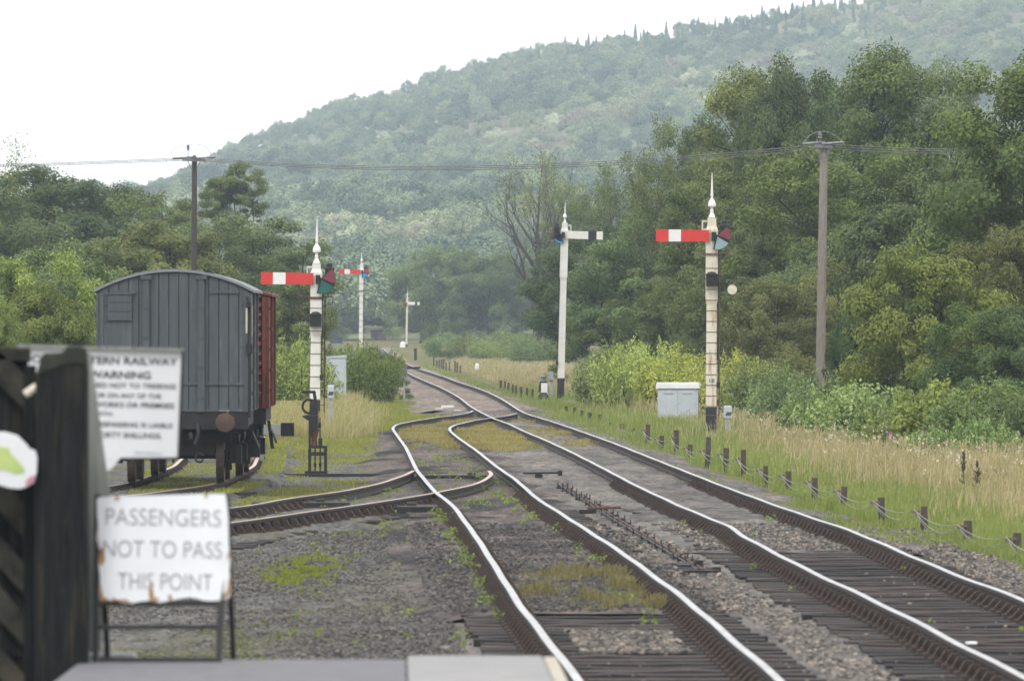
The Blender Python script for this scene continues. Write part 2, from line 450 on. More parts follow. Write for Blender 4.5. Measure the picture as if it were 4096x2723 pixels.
def make_broadleaf(seed, H=10.0, Rw=4.0, lo=0.18, nc=120, per=440, L=0.165, W=0.09, clump=0.78, n_main=9, r0=0.2, matl='leaf', bark='bark', top=1.0, amp=0.5, skirt=0.55, flat=0.65):
    r = np.random.default_rng(seed)
    bumps = [(unit(r.normal(0, 1, 3)), r.uniform(-0.6, 1.0)) for _ in range(12)]
    C = []
    while len(C) < nc:
        d = unit(r.normal(0, 1, (1, 3)))
        if d[0, 2] < -0.75: continue
        q = lumpy(d, bumps, amp)[0] * (r.uniform(0.15, 1) ** 0.36) * (1.16 if r.uniform() < 0.10 else 1.0)
        zc = lo * H + (1 - lo) * H * 0.46
        rz = (1 - lo) * H * (0.50 * top if d[0, 2] > 0 else skirt)
        p = d[0] * q * np.array([Rw, Rw, rz]) * 0.86 + np.array([0, 0, zc])
        if p[2] < lo * H * 0.8 + 0.2: continue
        C.append(p)
    C = np.array(C); R = r.uniform(0.45, 1.25, nc) * clump
    crown = crown_from_clumps('crown', C, R, per, L, W, M[matl], r, flat)
    mb, mm = limb_mesh('trunk', C, H, r0, None, r, n_main, max(0.08, lo))
    return crown, mb, bark

def make_shrub(seed, H=2.5, Rw=1.6, stems=46, per=120, L=0.17, W=0.07, matl='leaf', spread=0.75):
    """many upright leafy shoots from the ground"""
    r = np.random.default_rng(seed); V = []; A = []; mb = MB()
    for i in range(stems):
        a = r.uniform(0, 2 * PI); q = math.sqrt(r.uniform(0, 1)) * Rw
        base = np.array([math.cos(a) * q * spread, math.sin(a) * q * spread, 0])
        h = H * r.uniform(0.62, 1.0) * (1 - 0.42 * (q / Rw) ** 2)
        tip = np.array([math.cos(a) * q * 1.12, math.sin(a) * q * 1.12, h]) + np.array([*r.normal(0, 0.07 * H, 2), 0])
        t = r.uniform(0.06, 1, per) ** 0.8
        bend = np.array([math.cos(a), math.sin(a), 0]) * 0.1 * H
        P = base + (tip - base) * t[:, None] + bend * (t * (1 - t))[:, None] * 2
        fat = (0.20 + 0.24 * np.sin(PI * np.clip(t * 0.95, 0, 1)))[:, None] * min(1.0, H / 2.5)
        d = r.normal(0, 1, (per, 3)); d[:, 2] *= 0.5
        P = P + unit(d) * fat * r.uniform(0.25, 1.1, (per, 1)) * 0.95
        P[:, 2] = np.maximum(P[:, 2], 0.03)
        V.append(leaves(P, unit(d) * 0.6 + np.array([0, 0, 0.5]), L, W, np.array([0, 0, 0.5]) + unit(d), 0.45, r))
        A.append(np.clip(r.normal(0.42, 0.2, per) + 0.22 * t + r.normal(0, 0.1), 0, 1))
        if i % 3 == 0: mb.tube([base, (base + tip) / 2 + bend * 0.5, tip], [0.022, 0.016, 0.006], 5, cap=False)
    return fast_mesh('foliage', np.concatenate(V), 4, [M[matl]], {'rnd': np.concatenate(A)}), mb, 'bark'

def grow(mb, r, p, d, L, rad, level, tips, up=0.12, spread=0.55, kids=(3, 5)):
    pts = [p]; rs = [rad]; q = p.copy(); dd = d.normalized()
    n = 5
    for i in range(n):
        dd = (dd + Vector(r.normal(0, 0.13, 3)) + Vector((0, 0, up))).normalized()
        q = q + dd * (L / n); pts.append(q.copy()); rs.append(rad * (1 - 0.72 * (i + 1) / n))
    mb.tube(pts, rs, 7 if level == 0 else 5 if level < 3 else 4, cap=False)
    if level >= 3:
        tips.append((pts[-1], pts[2])); return
    for k in range(int(r.integers(kids[0], kids[1] + 1))):
        i = int(r.integers(2, n + 1)); a = Vector(r.normal(0, 1, 3)); a = (a - dd * a.dot(dd)).normalized()
        grow(mb, r, pts[i], dd * (1 - spread) + a * spread + Vector((0, 0, 0.15)), L * r.uniform(0.48, 0.68), max(0.012, rs[i] * 0.62), level + 1, tips, up, spread, kids)
    grow(mb, r, pts[-1], dd, L * 0.6, max(0.012, rs[-1] * 0.9), level + 1, tips, up, spread, kids)

def make_open(seed, H=11.0, r0=0.17, leafy=0.4, per=26, L=0.24, W=0.13, first=0.34, spread=0.55, kids=(3, 4), fan=6, rad=0.5, clear=0.0):
    """an open tree whose branches show: leaves only round some of the twigs"""
    r = np.random.default_rng(seed); mb = MB(); tips = []
    tr = [Vector((0, 0, 0))]; x = y = 0
    for i in range(1, 7):
        x += r.normal(0, 0.006 * H); y += r.normal(0, 0.006 * H); tr.append(Vector((x, y, H * 0.6 * i / 6)))
    mb.tube(tr, [r0 * (1.2 - 0.85 * i / 6) for i in range(7)], 8)
    for k in range(fan):
        t = first + (1 - first) * (k + 0.5) / fan
        i = min(5, int(t * 6)); p = tr[i].lerp(tr[i + 1], t * 6 - i)
        a = 2.4 * k + r.uniform(-0.4, 0.4)
        d = Vector((math.cos(a) * 0.75, math.sin(a) * 0.75, 0.75))
        grow(mb, r, p, d, H * 0.34 * (1.15 - 0.4 * t), r0 * (0.75 - 0.35 * t), 1, tips, 0.13, spread, kids)
    grow(mb, r, tr[-1], Vector((0, 0, 1)), H * 0.28, r0 * 0.35, 1, tips, 0.1, spread, kids)
    V = []; A = []
    for (p, b) in tips:
        if r.uniform() > leafy or p.z < clear * H: continue
        n = int(per * r.uniform(0.6, 1.4))
        t = r.uniform(0, 1, n)[:, None]
        P = np.array(b)[None] * (1 - t) + np.array(p)[None] * t + r.normal(0, rad * 0.5, (n, 3)) * np.array([1, 1, 0.7])
        V.append(leaves(P, np.array([0, 0, 0.7]) + r.normal(0, 0.4, (n, 3)), L, W, None, 0.5, r))
        A.append(np.clip(r.normal(0.5, 0.2, n) + r.normal(0, 0.12), 0, 1))
    return fast_mesh('crown', np.concatenate(V), 4, [M['leaf']], {'rnd': np.concatenate(A)}), mb, 'bark'

class Proto:
    def __init__(s, res, h, w):
        s.leaf = res[0]
        co = np.empty(len(s.leaf.vertices) * 3, np.float32); s.leaf.vertices.foreach_get('co', co); co = co.reshape(-1, 3)
        s.h = float(np.quantile(co[:, 2], 0.998)); q = np.quantile(co[:, :2], (0.015, 0.985), axis=0); s.w = float((q[1] - q[0]).mean()); s.c = (q[1] + q[0]) / 2
        o = res[1].build('trunk', M[res[2]], smooth=True); s.wood = o.data; bpy.data.objects.remove(o)

PR = {
 'round_a': Proto(make_broadleaf(1), 10, 8), 'round_b': Proto(make_broadleaf(2, nc=140, clump=0.75), 10, 8),
 'round_c': Proto(make_broadleaf(3, lo=0.12, nc=110, clump=0.95, amp=0.5), 10, 8),
 'tall_a': Proto(make_broadleaf(4, H=13, Rw=3.6, lo=0.12, nc=150, clump=0.9, amp=0.45), 13, 7.2),
 'tall_b': Proto(make_broadleaf(5, H=13, Rw=3.8, lo=0.15, nc=130, clump=0.95, amp=0.6, top=1.1), 13, 7.6),
 'low_a': Proto(make_broadleaf(6, H=5, Rw=2.8, lo=0.02, nc=110, per=400, L=0.12, W=0.055, clump=0.58, n_main=10, r0=0.09, skirt=0.62), 5, 5.6),
 'low_b': Proto(make_broadleaf(7, H=5, Rw=2.8, lo=0.02, nc=130, per=380, L=0.11, W=0.05, clump=0.5, n_main=10, r0=0.08, amp=0.5, skirt=0.62), 5, 5.6),
 'ash': Proto(make_open(8, 12, 0.25, 0.72, 80, L=0.16, W=0.085, fan=7), 12, 8), 'ash_b': Proto(make_open(9, 12, 0.22, 0.85, 95, L=0.16, W=0.085, fan=8, first=0.25), 12, 8),
 'bare': Proto(make_open(33, 12, 0.27, 0.34, 30, L=0.15, W=0.08, fan=7, first=0.34, kids=(4, 5), spread=0.45), 12, 8),
 'feather': Proto(make_open(11, 11, 0.09, 0.95, 60, L=0.14, W=0.07, fan=8, first=0.3, rad=0.75), 11, 7),
 'pine': Proto(make_broadleaf(12, H=12, Rw=2.2, lo=0.64, nc=110, per=240, L=0.13, W=0.055, clump=0.42, n_main=14, r0=0.12, amp=0.45, skirt=0.42, flat=0.5), 12, 7),
 'shoots_a': Proto(make_shrub(21, 2.2, 2.2, 90, 120, 0.16, 0.05), 2.2, 4.6), 'shoots_b': Proto(make_shrub(22, 2.6, 1.8, 70, 130, 0.18, 0.05), 2.6, 3.8),
 'bramble_a': Proto(make_shrub(23, 1.7, 2.0, 80, 150, 0.12, 0.07, spread=0.9), 1.7, 4.2), 'bramble_b': Proto(make_shrub(24, 2.0, 1.7, 70, 150, 0.12, 0.075, spread=0.9), 2.0, 3.6),
}
tree_n = 0
def plant(kind, name, cx, top, Y, width, tint, label, cat='tree', group=None, zb=None, rz=None):
    """cx, top: where the crown's centre and top stand in the 2359-wide view; width in metres"""
    global tree_n
    p = PR[kind]; tree_n += 1; Y = Y * K
    X = xat(cx * 1.7363, Y); gz = ground_z(Y) if zb is None else zb
    h = zat(top * 1.7363, Y) - gz
    e = thing(name, label, cat, (X, Y, gz - 0.03), (tree_n * 2.39) % 6.28 if rz is None else rz, group)
    e.scale = (width / p.w, width / p.w, h / p.h)
    th = e.rotation_euler.z; e.location.x -= (p.c[0] * math.cos(th) - p.c[1] * math.sin(th)) * width / p.w
    a = link('foliage' if cat == 'shrub' else 'crown', p.leaf, e); b = link('stems' if cat == 'shrub' else 'trunk', p.wood, e)
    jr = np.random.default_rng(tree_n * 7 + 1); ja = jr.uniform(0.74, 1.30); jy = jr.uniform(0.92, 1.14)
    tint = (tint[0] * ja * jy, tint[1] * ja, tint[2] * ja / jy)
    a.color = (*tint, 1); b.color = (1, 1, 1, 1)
    return e
# ------------------------------------------------------------------ ground, hill
def gridmesh(name, xs, ys, zf, m):
    X, Y = np.meshgrid(xs, ys); Z = zf(X, Y)
    v = np.stack([X, Y, Z], -1).reshape(-1, 3)
    nx = len(xs); i = np.arange((len(ys) - 1) * nx).reshape(len(ys) - 1, nx)[:, :-1].ravel()
    q = np.stack([i, i + 1, i + nx + 1, i + nx], 1)
    me = bpy.data.meshes.new(name); me.from_pydata(v.tolist(), [], q.tolist()); me.materials.append(m)
    for p in me.polygons: p.use_smooth = True
    return link(name, me)

def gz_arr(Y): return -0.25 + 0.0085 / K * np.clip(Y - 330 * K, 0, 270 * K)

def ground_material():
    m, n, l, b = new_mat('ground_cover')
    n1 = noise_node(n, l, 0.16, 8, 0.65); n2 = noise_node(n, l, 3.0, 6, 0.7)
    c = ramp(n, l, n1.outputs['Fac'], [(0.35, (0.10, 0.115, 0.045)), (0.5, (0.15, 0.15, 0.06)), (0.65, (0.21, 0.17, 0.085))]).outputs['Color']
    d = ramp(n, l, n2.outputs['Fac'], [(0.35, (0.55, 0.55, 0.5)), (0.7, (1.1, 1.1, 1.0))]).outputs['Color']
    l.new(mixc(n, l, 1.0, c, d, 'MULTIPLY'), b.inputs['Base Color']); b.inputs['Roughness'].default_value = 1
    b.inputs['Specular IOR Level'].default_value = 0.1
    bp = n.new('ShaderNodeBump'); bp.inputs['Distance'].default_value = 0.05
    l.new(n2.outputs['Fac'], bp.inputs['Height']); l.new(bp.outputs['Normal'], b.inputs['Normal'])
    return m

def gravel_material(name, a, bcol, c, moss=None, moss_lo=0.55, scale=14.0, moss_scale=0.5, soot=None):
    m, n, l, b = new_mat(name)
    co = n.new('ShaderNodeTexCoord')
    vo = n.new('ShaderNodeTexVoronoi'); vo.inputs['Scale'].default_value = scale; vo.inputs['Randomness'].default_value = 1
    l.new(co.outputs['Object'], vo.inputs['Vector'])
    sx = n.new('ShaderNodeSeparateColor'); l.new(vo.outputs['Color'], sx.inputs['Color'])
    col = ramp(n, l, sx.outputs['Red'], [(0.0, a), (0.55, bcol), (1.0, c)]).outputs['Color']
    nb = noise_node(n, l, 0.45, 6, 0.6, (1, 0.22, 1))
    col = mixc(n, l, 1.0, col, ramp(n, l, nb.outputs['Fac'], [(0.35, (0.72, 0.72, 0.74)), (0.65, (1.15, 1.12, 1.08))]).outputs['Color'], 'MULTIPLY')
    n3 = noise_node(n, l, 3.2, 4, 0.7, (1, 0.13, 1))
    col = mixc(n, l, 1.0, col, ramp(n, l, n3.outputs['Fac'], [(0.34, (0.55, 0.55, 0.56)), (0.5, (1, 1, 1)), (0.68, (1.45, 1.4, 1.33))]).outputs['Color'], 'MULTIPLY')
    if soot:
        ns = noise_node(n, l, 0.8, 5, 0.6, (1, 0.2, 1))
        f = n.new('ShaderNodeMapRange'); f.inputs['From Min'].default_value = soot[1]; f.inputs['From Max'].default_value = soot[1] + 0.12
        l.new(ns.outputs['Fac'], f.inputs['Value'])
        col = mixc(n, l, f.outputs['Result'], col, soot[0])
    if moss:
        nm = noise_node(n, l, moss_scale * 1.4, 9, 0.72, (1, 0.2, 1))
        f = n.new('ShaderNodeMapRange'); f.inputs['From Min'].default_value = moss_lo; f.inputs['From Max'].default_value = moss_lo + 0.2
        l.new(nm.outputs['Fac'], f.inputs['Value'])
        col = mixc(n, l, f.outputs['Result'], col, moss)
    l.new(col, b.inputs['Base Color']); b.inputs['Roughness'].default_value = 0.95; b.inputs['Specular IOR Level'].default_value = 0.2
    bp = n.new('ShaderNodeBump'); bp.inputs['Distance'].default_value = 0.03
    l.new(vo.outputs['Distance'], bp.inputs['Height']); bp.invert = True
    l.new(bp.outputs['Normal'], b.inputs['Normal'])
    return m

M['ground'] = ground_material()
M['ballast'] = gravel_material('ballast_stone', (0.062, 0.060, 0.058), (0.122, 0.116, 0.110), (0.215, 0.20, 0.185), (0.12, 0.115, 0.05), 0.60, 16, 0.5)
M['pink_ballast'] = gravel_material('pinkish_ballast', (0.12, 0.10, 0.09), (0.20, 0.165, 0.148), (0.28, 0.235, 0.21), (0.13, 0.15, 0.055), 0.52)
M['cinder'] = gravel_material('cinder', (0.035, 0.038, 0.040), (0.082, 0.087, 0.088), (0.19, 0.185, 0.175), (0.105, 0.102, 0.045), 0.47, 20, 0.55)
M['oil_bed'] = gravel_material('oily_ballast', (0.05, 0.044, 0.042), (0.105, 0.09, 0.083), (0.19, 0.16, 0.145), (0.11, 0.115, 0.035), 0.61, 18, 0.8, ((0.018, 0.018, 0.02), 0.50))
M['stone'] = None

tag(gridmesh('ground', np.r_[np.linspace(-1600, -60, 30), np.linspace(-50, 50, 41), np.linspace(60, 1600, 30)],
    np.r_[np.linspace(-30, 20, 4), np.linspace(24, 1500, 150), np.linspace(1550, 4700, 40)], lambda X, Y: gz_arr(Y), M['ground']), kind='structure')

ZR, ZB = 3000.0, 1045.0
# the crest: height of the hill along X
RX, RH = np.array([(-317.4, 25.3), (-225.8, 35.2), (-180.0, 40.5), (-160.2, 45.1), (-129.7, 46.3), (-114.4, 50.8), (-103.7, 58.5), (-94.6, 63.1), (-80.8, 68.5), (-65.6, 74.6), (-50.3, 78.4), (-35.0, 83.3), (-19.8, 88.5), (-4.5, 93.2), (18.4, 97.8), (41.3, 101.6), (64.2, 105.1), (82.5, 108.0), (99.3, 111.1), (117.6, 114.4), (140.5, 121.4), (180.0, 131.4), (247.3, 136.7), (323.6, 133.7), (461.0, 103.1)]).T
def hill_h(X, Y):
    """wooded valley side: foot near ZB, crest at ZR, then a moor behind"""
    foot = ZB + 0.1 * np.abs(X)
    t = np.clip((Y - foot) / (ZR - foot), 0, 1)
    wob = 5.0 * np.sin(X * 0.021 + 1.3) * np.sin(Y * 0.005 + 0.4) + 2.5 * np.sin(X * 0.06 + Y * 0.013)
    prof = 0.45 * t + 0.55 * t * t
    back = np.clip((Y - ZR) / 1000, 0, 1)
    return gz_arr(Y) - 1.0 + (np.interp(X, RX, RH)) * prof * (1 - 0.25 * back) + wob * np.sin(PI * np.clip(t, 0, 1))
M['hillside'] = gravel_material('hillside_floor', (0.13, 0.14, 0.085), (0.18, 0.17, 0.12), (0.22, 0.20, 0.15), (0.12, 0.16, 0.07), 0.42, 0.5, 0.02)
tag(gridmesh('hill', np.linspace(-700, 900, 130), np.linspace(ZB - 10, 4000, 130), hill_h, M['hillside']), kind='structure')
def far_h(X, Y): return -6 + 88 * np.exp(-((X + 440) / 280) ** 2) * np.clip((Y - 3900) / 600, 0, 1)
tag(gridmesh('hill', np.linspace(-1500, 300, 60), np.linspace(3850, 4690, 30), far_h, M['hillside']), kind='structure')

# ------------------------------------------------------------------ woods on the hill (one mass)
def hill_tree(seed, kind):
    r = np.random.default_rng(seed)
    if kind == 'fir':
        H = 13; n = 700; t = r.uniform(0.05, 1, n) ** 0.8; rad = (1 - t) * 2.3 * r.uniform(0.5, 1.05, n) + 0.08
        a = r.uniform(0, 2 * PI, n)
        P = np.stack([np.cos(a) * rad, np.sin(a) * rad, t * H - rad * 0.25], 1)
        N = np.stack([np.cos(a), np.sin(a), np.full(n, 0.7)], 1); L, W = 1.0, 0.45
    else:
        H = 9; nc = 34
        bumps = [(unit(r.normal(0, 1, 3)), r.uniform(-0.6, 1)) for _ in range(8)]
        d = unit(r.normal(0, 1, (nc, 3))); d[:, 2] = np.abs(d[:, 2]) * 1.1 - 0.25
        C = d * (lumpy(d, bumps, 0.4) * r.uniform(0.6, 1, nc))[:, None] * np.array([3.3, 3.3, 3.6]) + np.array([0, 0, 5])
        k = 85; n = nc * k
        dd = unit(r.normal(0, 1, (n, 3)))
        P = np.repeat(C, k, 0) + dd * r.uniform(0.5, 1.0, (n, 1)) * 1.1; N = dd + np.array([0, 0, 0.6]); L, W = 0.40, 0.28
    V = leaves(P, N, L, W, None, 0.4, r)
    me = fast_mesh('woodland_tree', V, 4, [M['wood_far']], {'rnd': np.clip(r.normal(0.5, 0.25, n), 0, 1)})
    return me

def wood_far_material():
    m, n, l, b = new_mat('woodland_leaf')
    at_ = n.new('ShaderNodeAttribute'); at_.attribute_name = 'rnd'
    tn = n.new('ShaderNodeAttribute'); tn.attribute_type = 'INSTANCER'; tn.attribute_name = 'tone'
    col = ramp(n, l, tn.outputs['Fac'], [(0.0, (0.045, 0.085, 0.065)), (0.3, (0.125, 0.180, 0.118)), (0.55, (0.215, 0.275, 0.165)), (0.72, (0.31, 0.37, 0.20)), (0.86, (0.28, 0.265, 0.20)), (1.0, (0.50, 0.55, 0.36))]).outputs['Color']
    k = ramp(n, l, at_.outputs['Fac'], [(0.1, (0.82, 0.82, 0.82)), (0.9, (1.18, 1.18, 1.15))]).outputs['Color']
    l.new(mixc(n, l, 1.0, col, k, 'MULTIPLY'), b.inputs['Base Color'])
    b.inputs['Roughness'].default_value = 0.8; b.inputs['Specular IOR Level'].default_value = 0.15
    return m
M['wood_far'] = wood_far_material()

def scatter(name, label, cat, pts, rot, scl, idx, tone, meshes, kind='stuff'):
    """one object: a cloud of points, each carrying one of the given small meshes"""
    src = bpy.data.collections.new(name + '_kinds')
    for i, me in enumerate(meshes):
        o = bpy.data.objects.new('%s_kind' % name, me); o.name = '%02d_%s' % (i, name); src.objects.link(o)
    me = bpy.data.meshes.new(name); me.vertices.add(len(pts))
    me.vertices.foreach_set('co', np.ascontiguousarray(pts, np.float32).ravel())
    for nm, arr, ty in (('rz', rot, 'FLOAT'), ('sc', scl, 'FLOAT'), ('tone', tone, 'FLOAT'), ('ki', idx, 'INT')):
        a = me.attributes.new(nm, ty, 'POINT'); a.data.foreach_set('value', np.ascontiguousarray(arr, np.int32 if ty == 'INT' else np.float32))
    o = link(name, me)
    g = bpy.data.node_groups.new(name, 'GeometryNodeTree')
    g.interface.new_socket('Geometry', in_out='INPUT', socket_type='NodeSocketGeometry')
    g.interface.new_socket('Geometry', in_out='OUTPUT', socket_type='NodeSocketGeometry')
    n, l = g.nodes, g.links
    gi, go = n.new('NodeGroupInput'), n.new('NodeGroupOutput')
    ci = n.new('GeometryNodeCollectionInfo'); ci.inputs['Collection'].default_value = src
    ci.inputs['Separate Children'].default_value = True; ci.inputs['Reset Children'].default_value = True
    iop = n.new('GeometryNodeInstanceOnPoints'); iop.inputs['Pick Instance'].default_value = True
    def attr(nm, ty):
        a = n.new('GeometryNodeInputNamedAttribute'); a.data_type = ty; a.inputs['Name'].default_value = nm; return a.outputs['Attribute']
    cx = n.new('ShaderNodeCombineXYZ'); l.new(attr('rz', 'FLOAT'), cx.inputs['Z'])
    l.new(gi.outputs[0], iop.inputs['Points']); l.new(ci.outputs[0], iop.inputs['Instance'])
    l.new(attr('ki', 'INT'), iop.inputs['Instance Index']); l.new(cx.outputs[0], iop.inputs['Rotation']); l.new(attr('sc', 'FLOAT'), iop.inputs['Scale'])
    l.new(iop.outputs[0], go.inputs[0])
    o.modifiers.new('scatter', 'NODES').node_group = g
    return tag(o, label, cat, kind=kind)

HT = [hill_tree(100 + i, 'leaf') for i in range(6)] + [hill_tree(110, 'fir'), hill_tree(111, 'fir')]
def vnoise(X, Y, s, seed):
    """smooth value noise for patches"""
    r = np.random.default_rng(seed); T = r.uniform(0, 1, (64, 64)); x, y = X / s, Y / s
    i, j = np.floor(x).astype(int), np.floor(y).astype(int); u, v = x - i, y - j
    u, v = u * u * (3 - 2 * u), v * v * (3 - 2 * v)
    g = lambda a, b: T[a % 64, b % 64]
    return (g(i, j) * (1 - u) + g(i + 1, j) * u) * (1 - v) + (g(i, j + 1) * (1 - u) + g(i + 1, j + 1) * u) * v

def wood():
    r = np.random.default_rng(55); N = 15000
    Y = r.uniform(ZB + 5, ZR + 90, N); X = (r.uniform(-0.09, 0.095, N)) * Y
    keep = r.uniform(0, 1, N) < (Y / 3100) ** 0.6
    bare = vnoise(X, Y / K, 60, 3) * 0.6 + vnoise(X, Y / K, 23, 4) * 0.4
    keep &= (bare < 0.72) | (r.uniform(0, 1, N) < 0.45)
    X, Y = X[keep], Y[keep]; n = len(X)
    Z = hill_h(X, Y) - 0.8
    tone = 0.42 + 0.55 * (vnoise(X, Y / K, 75, 8) - 0.5) + r.normal(0, 0.16, n)
    tone = np.where(vnoise(X, Y / K, 40, 12) > 0.72, tone + 0.24, tone)
    sc = r.uniform(0.5, 1.4, n) * (0.75 + 0.5 * vnoise(X, Y / K, 90, 5))
    sc = sc * (1.0 - 0.42 * np.clip((Y - ZB) / (ZR - ZB), 0, 1))
    fir = (Y > ZR - 130) & (X > 5) & (r.uniform(0, 1, n) < 0.5)
    idx = np.where(fir, r.integers(6, 8, n), r.integers(0, 6, n)); sc = np.where(fir, r.uniform(0.35, 0.58, n), sc); tone = np.where(fir, 0.2, tone)
    scatter('hillside_woodland', 'hazy mixed woodland covering the whole valley side', 'woodland', np.stack([X, Y, Z], 1), r.uniform(0, 6.28, n), sc, idx, np.clip(tone, 0, 1), HT)
    N = 1500; Y = r.uniform(4250, 4680, N); X = r.uniform(-0.075, -0.02, N) * Y
    scatter('distant_woodland', 'bluish far wood on the low hill beyond the left trees', 'woodland', np.stack([X, Y, far_h(X, Y) - 1], 1), r.uniform(0, 6.28, N), r.uniform(0.9, 1.7, N), r.integers(0, 6, N), np.clip(r.normal(0.25, 0.12, N), 0, 1), HT)
wood()
# firs that stand clear on the skyline
def fir_mesh(seed):
    r = np.random.default_rng(seed); H = 14; n = 900; t = r.uniform(0.04, 1, n) ** 0.8; rad = (1 - t) * 2.4 * r.uniform(0.45, 1.05, n) + 0.06; a = r.uniform(0, 2 * PI, n)
    P = np.stack([np.cos(a) * rad, np.sin(a) * rad, t * H - rad * 0.3], 1)
    V = leaves(P, np.stack([np.cos(a), np.sin(a), np.full(n, 0.7)], 1), 0.95, 0.42, None, 0.4, r)
    return fast_mesh('crown', V, 4, [M['leaf_far']], {'rnd': np.clip(r.normal(0.4, 0.2, n), 0, 1)})
FIR = [fir_mesh(i) for i in (1, 2, 3)]
_ft = MB().cyl((0, 0, -1), (0, 0, 12), 0.2, 0.05, 6).build('trunk', M['bark']); FIRT = _ft.data; bpy.data.objects.remove(_ft)
rs = np.random.default_rng(77)
for i, px in enumerate(list(np.linspace(1210, 1620, 17)) + list(np.linspace(1650, 1900, 15))):
    px += rs.uniform(-9, 9); Y = ZR - rs.uniform(10, 60); X = xat(px * 1.7363, Y); s = rs.uniform(0.26, 0.50) * (1.0 if px > 1640 else 0.62)
    e = thing('conifer', 'small dark pointed conifer standing on the hill skyline', 'tree', (X, Y, float(hill_h(np.array(X), np.array(Y))) - 1.5), rs.uniform(0, 6), 'conifers along the hill skyline')
    e.scale = (s * 1.9, s * 1.9, s); a = link('crown', FIR[i % 3], e); a.color = (0.8, 1.0, 1.0, 1); link('trunk', FIRT, e)
# ------------------------------------------------------------------ railway tracks
def rail_fn(px_pts, extra=()):
    """rail traced in the photograph -> X as a function of distance on the rail-top plane"""
    P = [at(x, y, 0.0) for x, y in px_pts] + list(extra)
    P.sort(key=lambda p: p[1]); P = np.array(P); q_ = 1 / K
    ys = np.arange(P[0, 1], P[-1, 1] + 0.01, 0.5)
    xs = np.interp(ys, P[:, 1], P[:, 0])
    # light smoothing, wider farther off, where one traced pixel is a long way
    out = xs.copy()
    for i, y in enumerate(ys):
        s = 1.0 + 0.014 * max(0, y - 90); w = int(2 * s * 2)
        a, b = max(0, i - w), min(len(ys), i + w + 1); m = min(i - a, b - 1 - i)
        a, b = i - m, i + m + 1
        k = np.exp(-0.5 * ((ys[a:b] - y) / s) ** 2); out[i] = (xs[a:b] * k).sum() / k.sum()
    return ys, out

main_left = [(4400, 2849), (4084, 2701), (3562, 2432), (3211, 2268), (2974, 2144), (2922, 2105), (2720, 2023), (2544, 1941), (2398, 1864), (2279, 1804), (2181, 1759), (2096, 1724), (2036, 1695), (1980, 1675), (1959, 1666), (1908, 1640),
             (1878, 1622), (1844, 1594), (1811, 1574), (1768, 1551), (1704, 1525), (1663, 1507), (1628, 1490), (1580, 1465), (1520, 1438), (1472, 1413)]
main_right = [(5150, 2849), (4520, 2577), (4092, 2397), (3780, 2280), (3413, 2124), (3133, 2031), (2896, 1945), (2700, 1868), (2566, 1815), (2447, 1768), (2331, 1727), (2265, 1704), (2191, 1680), (2107, 1655), (2077, 1640), (2010, 1597), (1954, 1569),
              (1898, 1548), (1832, 1528), (1781, 1508), (1730, 1492), (1663, 1471), (1643, 1462), (1612, 1449), (1579, 1435), (1530, 1413)]
loop_left = [(2412, 2849), (2318, 2723), (2075, 2413), (1910, 2153), (1815, 2023), (1736, 1962), (1667, 1880), (1623, 1788), (1577, 1725), (1569, 1712), (1584, 1697), (1617, 1690), (1684, 1678), (1750, 1668), (1819, 1661), (1878, 1650), (1893, 1641)]
loop_right = [(3262, 2849), (3125, 2723), (2743, 2396), (2483, 2205), (2200, 2025), (2153, 1997), (2060, 1915), (1990, 1868), (1905, 1800), (1832, 1750), (1801, 1724), (1797, 1712), (1811, 1701), (1857, 1690), (1908, 1678), (1964, 1671), (2036, 1661), (2072, 1651)]
spur_outer = [(1659, 1879), (1613, 1902), (1522, 1932), (1391, 1961), (1261, 1977), (1130, 1997), (1000, 2020), (900, 2033), (780, 2046), (640, 2060)]
spur_inner = [(1952, 1879), (1970, 1896), (1935, 1922), (1868, 1945), (1750, 1967), (1587, 1997), (1391, 2023), (1196, 2052), (1000, 2078), (900, 2093), (760, 2110), (600, 2130)]
ML, MR, LL, LR, SO, SI = [rail_fn(p) for p in (main_left, main_right, loop_left, loop_right, spur_outer, spur_inner)]
_sc = np.array([(46, -10.6), (52, -8.8), (57, -7.35), (60, -6.6), (62.5, -5.95), (64.5, -5.66), (67, -5.62), (72, -5.60), (80, -6.0), (92, -6.7)]) * np.array([K, 1])
_ys = np.arange(46 * K, 92 * K, 0.5); _xc = np.interp(_ys, _sc[:, 0], _sc[:, 1]); _k = np.ones(13) / 13
_xc[6:-6] = np.convolve(_xc, _k, 'valid')
SID = (_ys, _xc)

def X_of(fn, y): return np.interp(y, fn[0], fn[1])

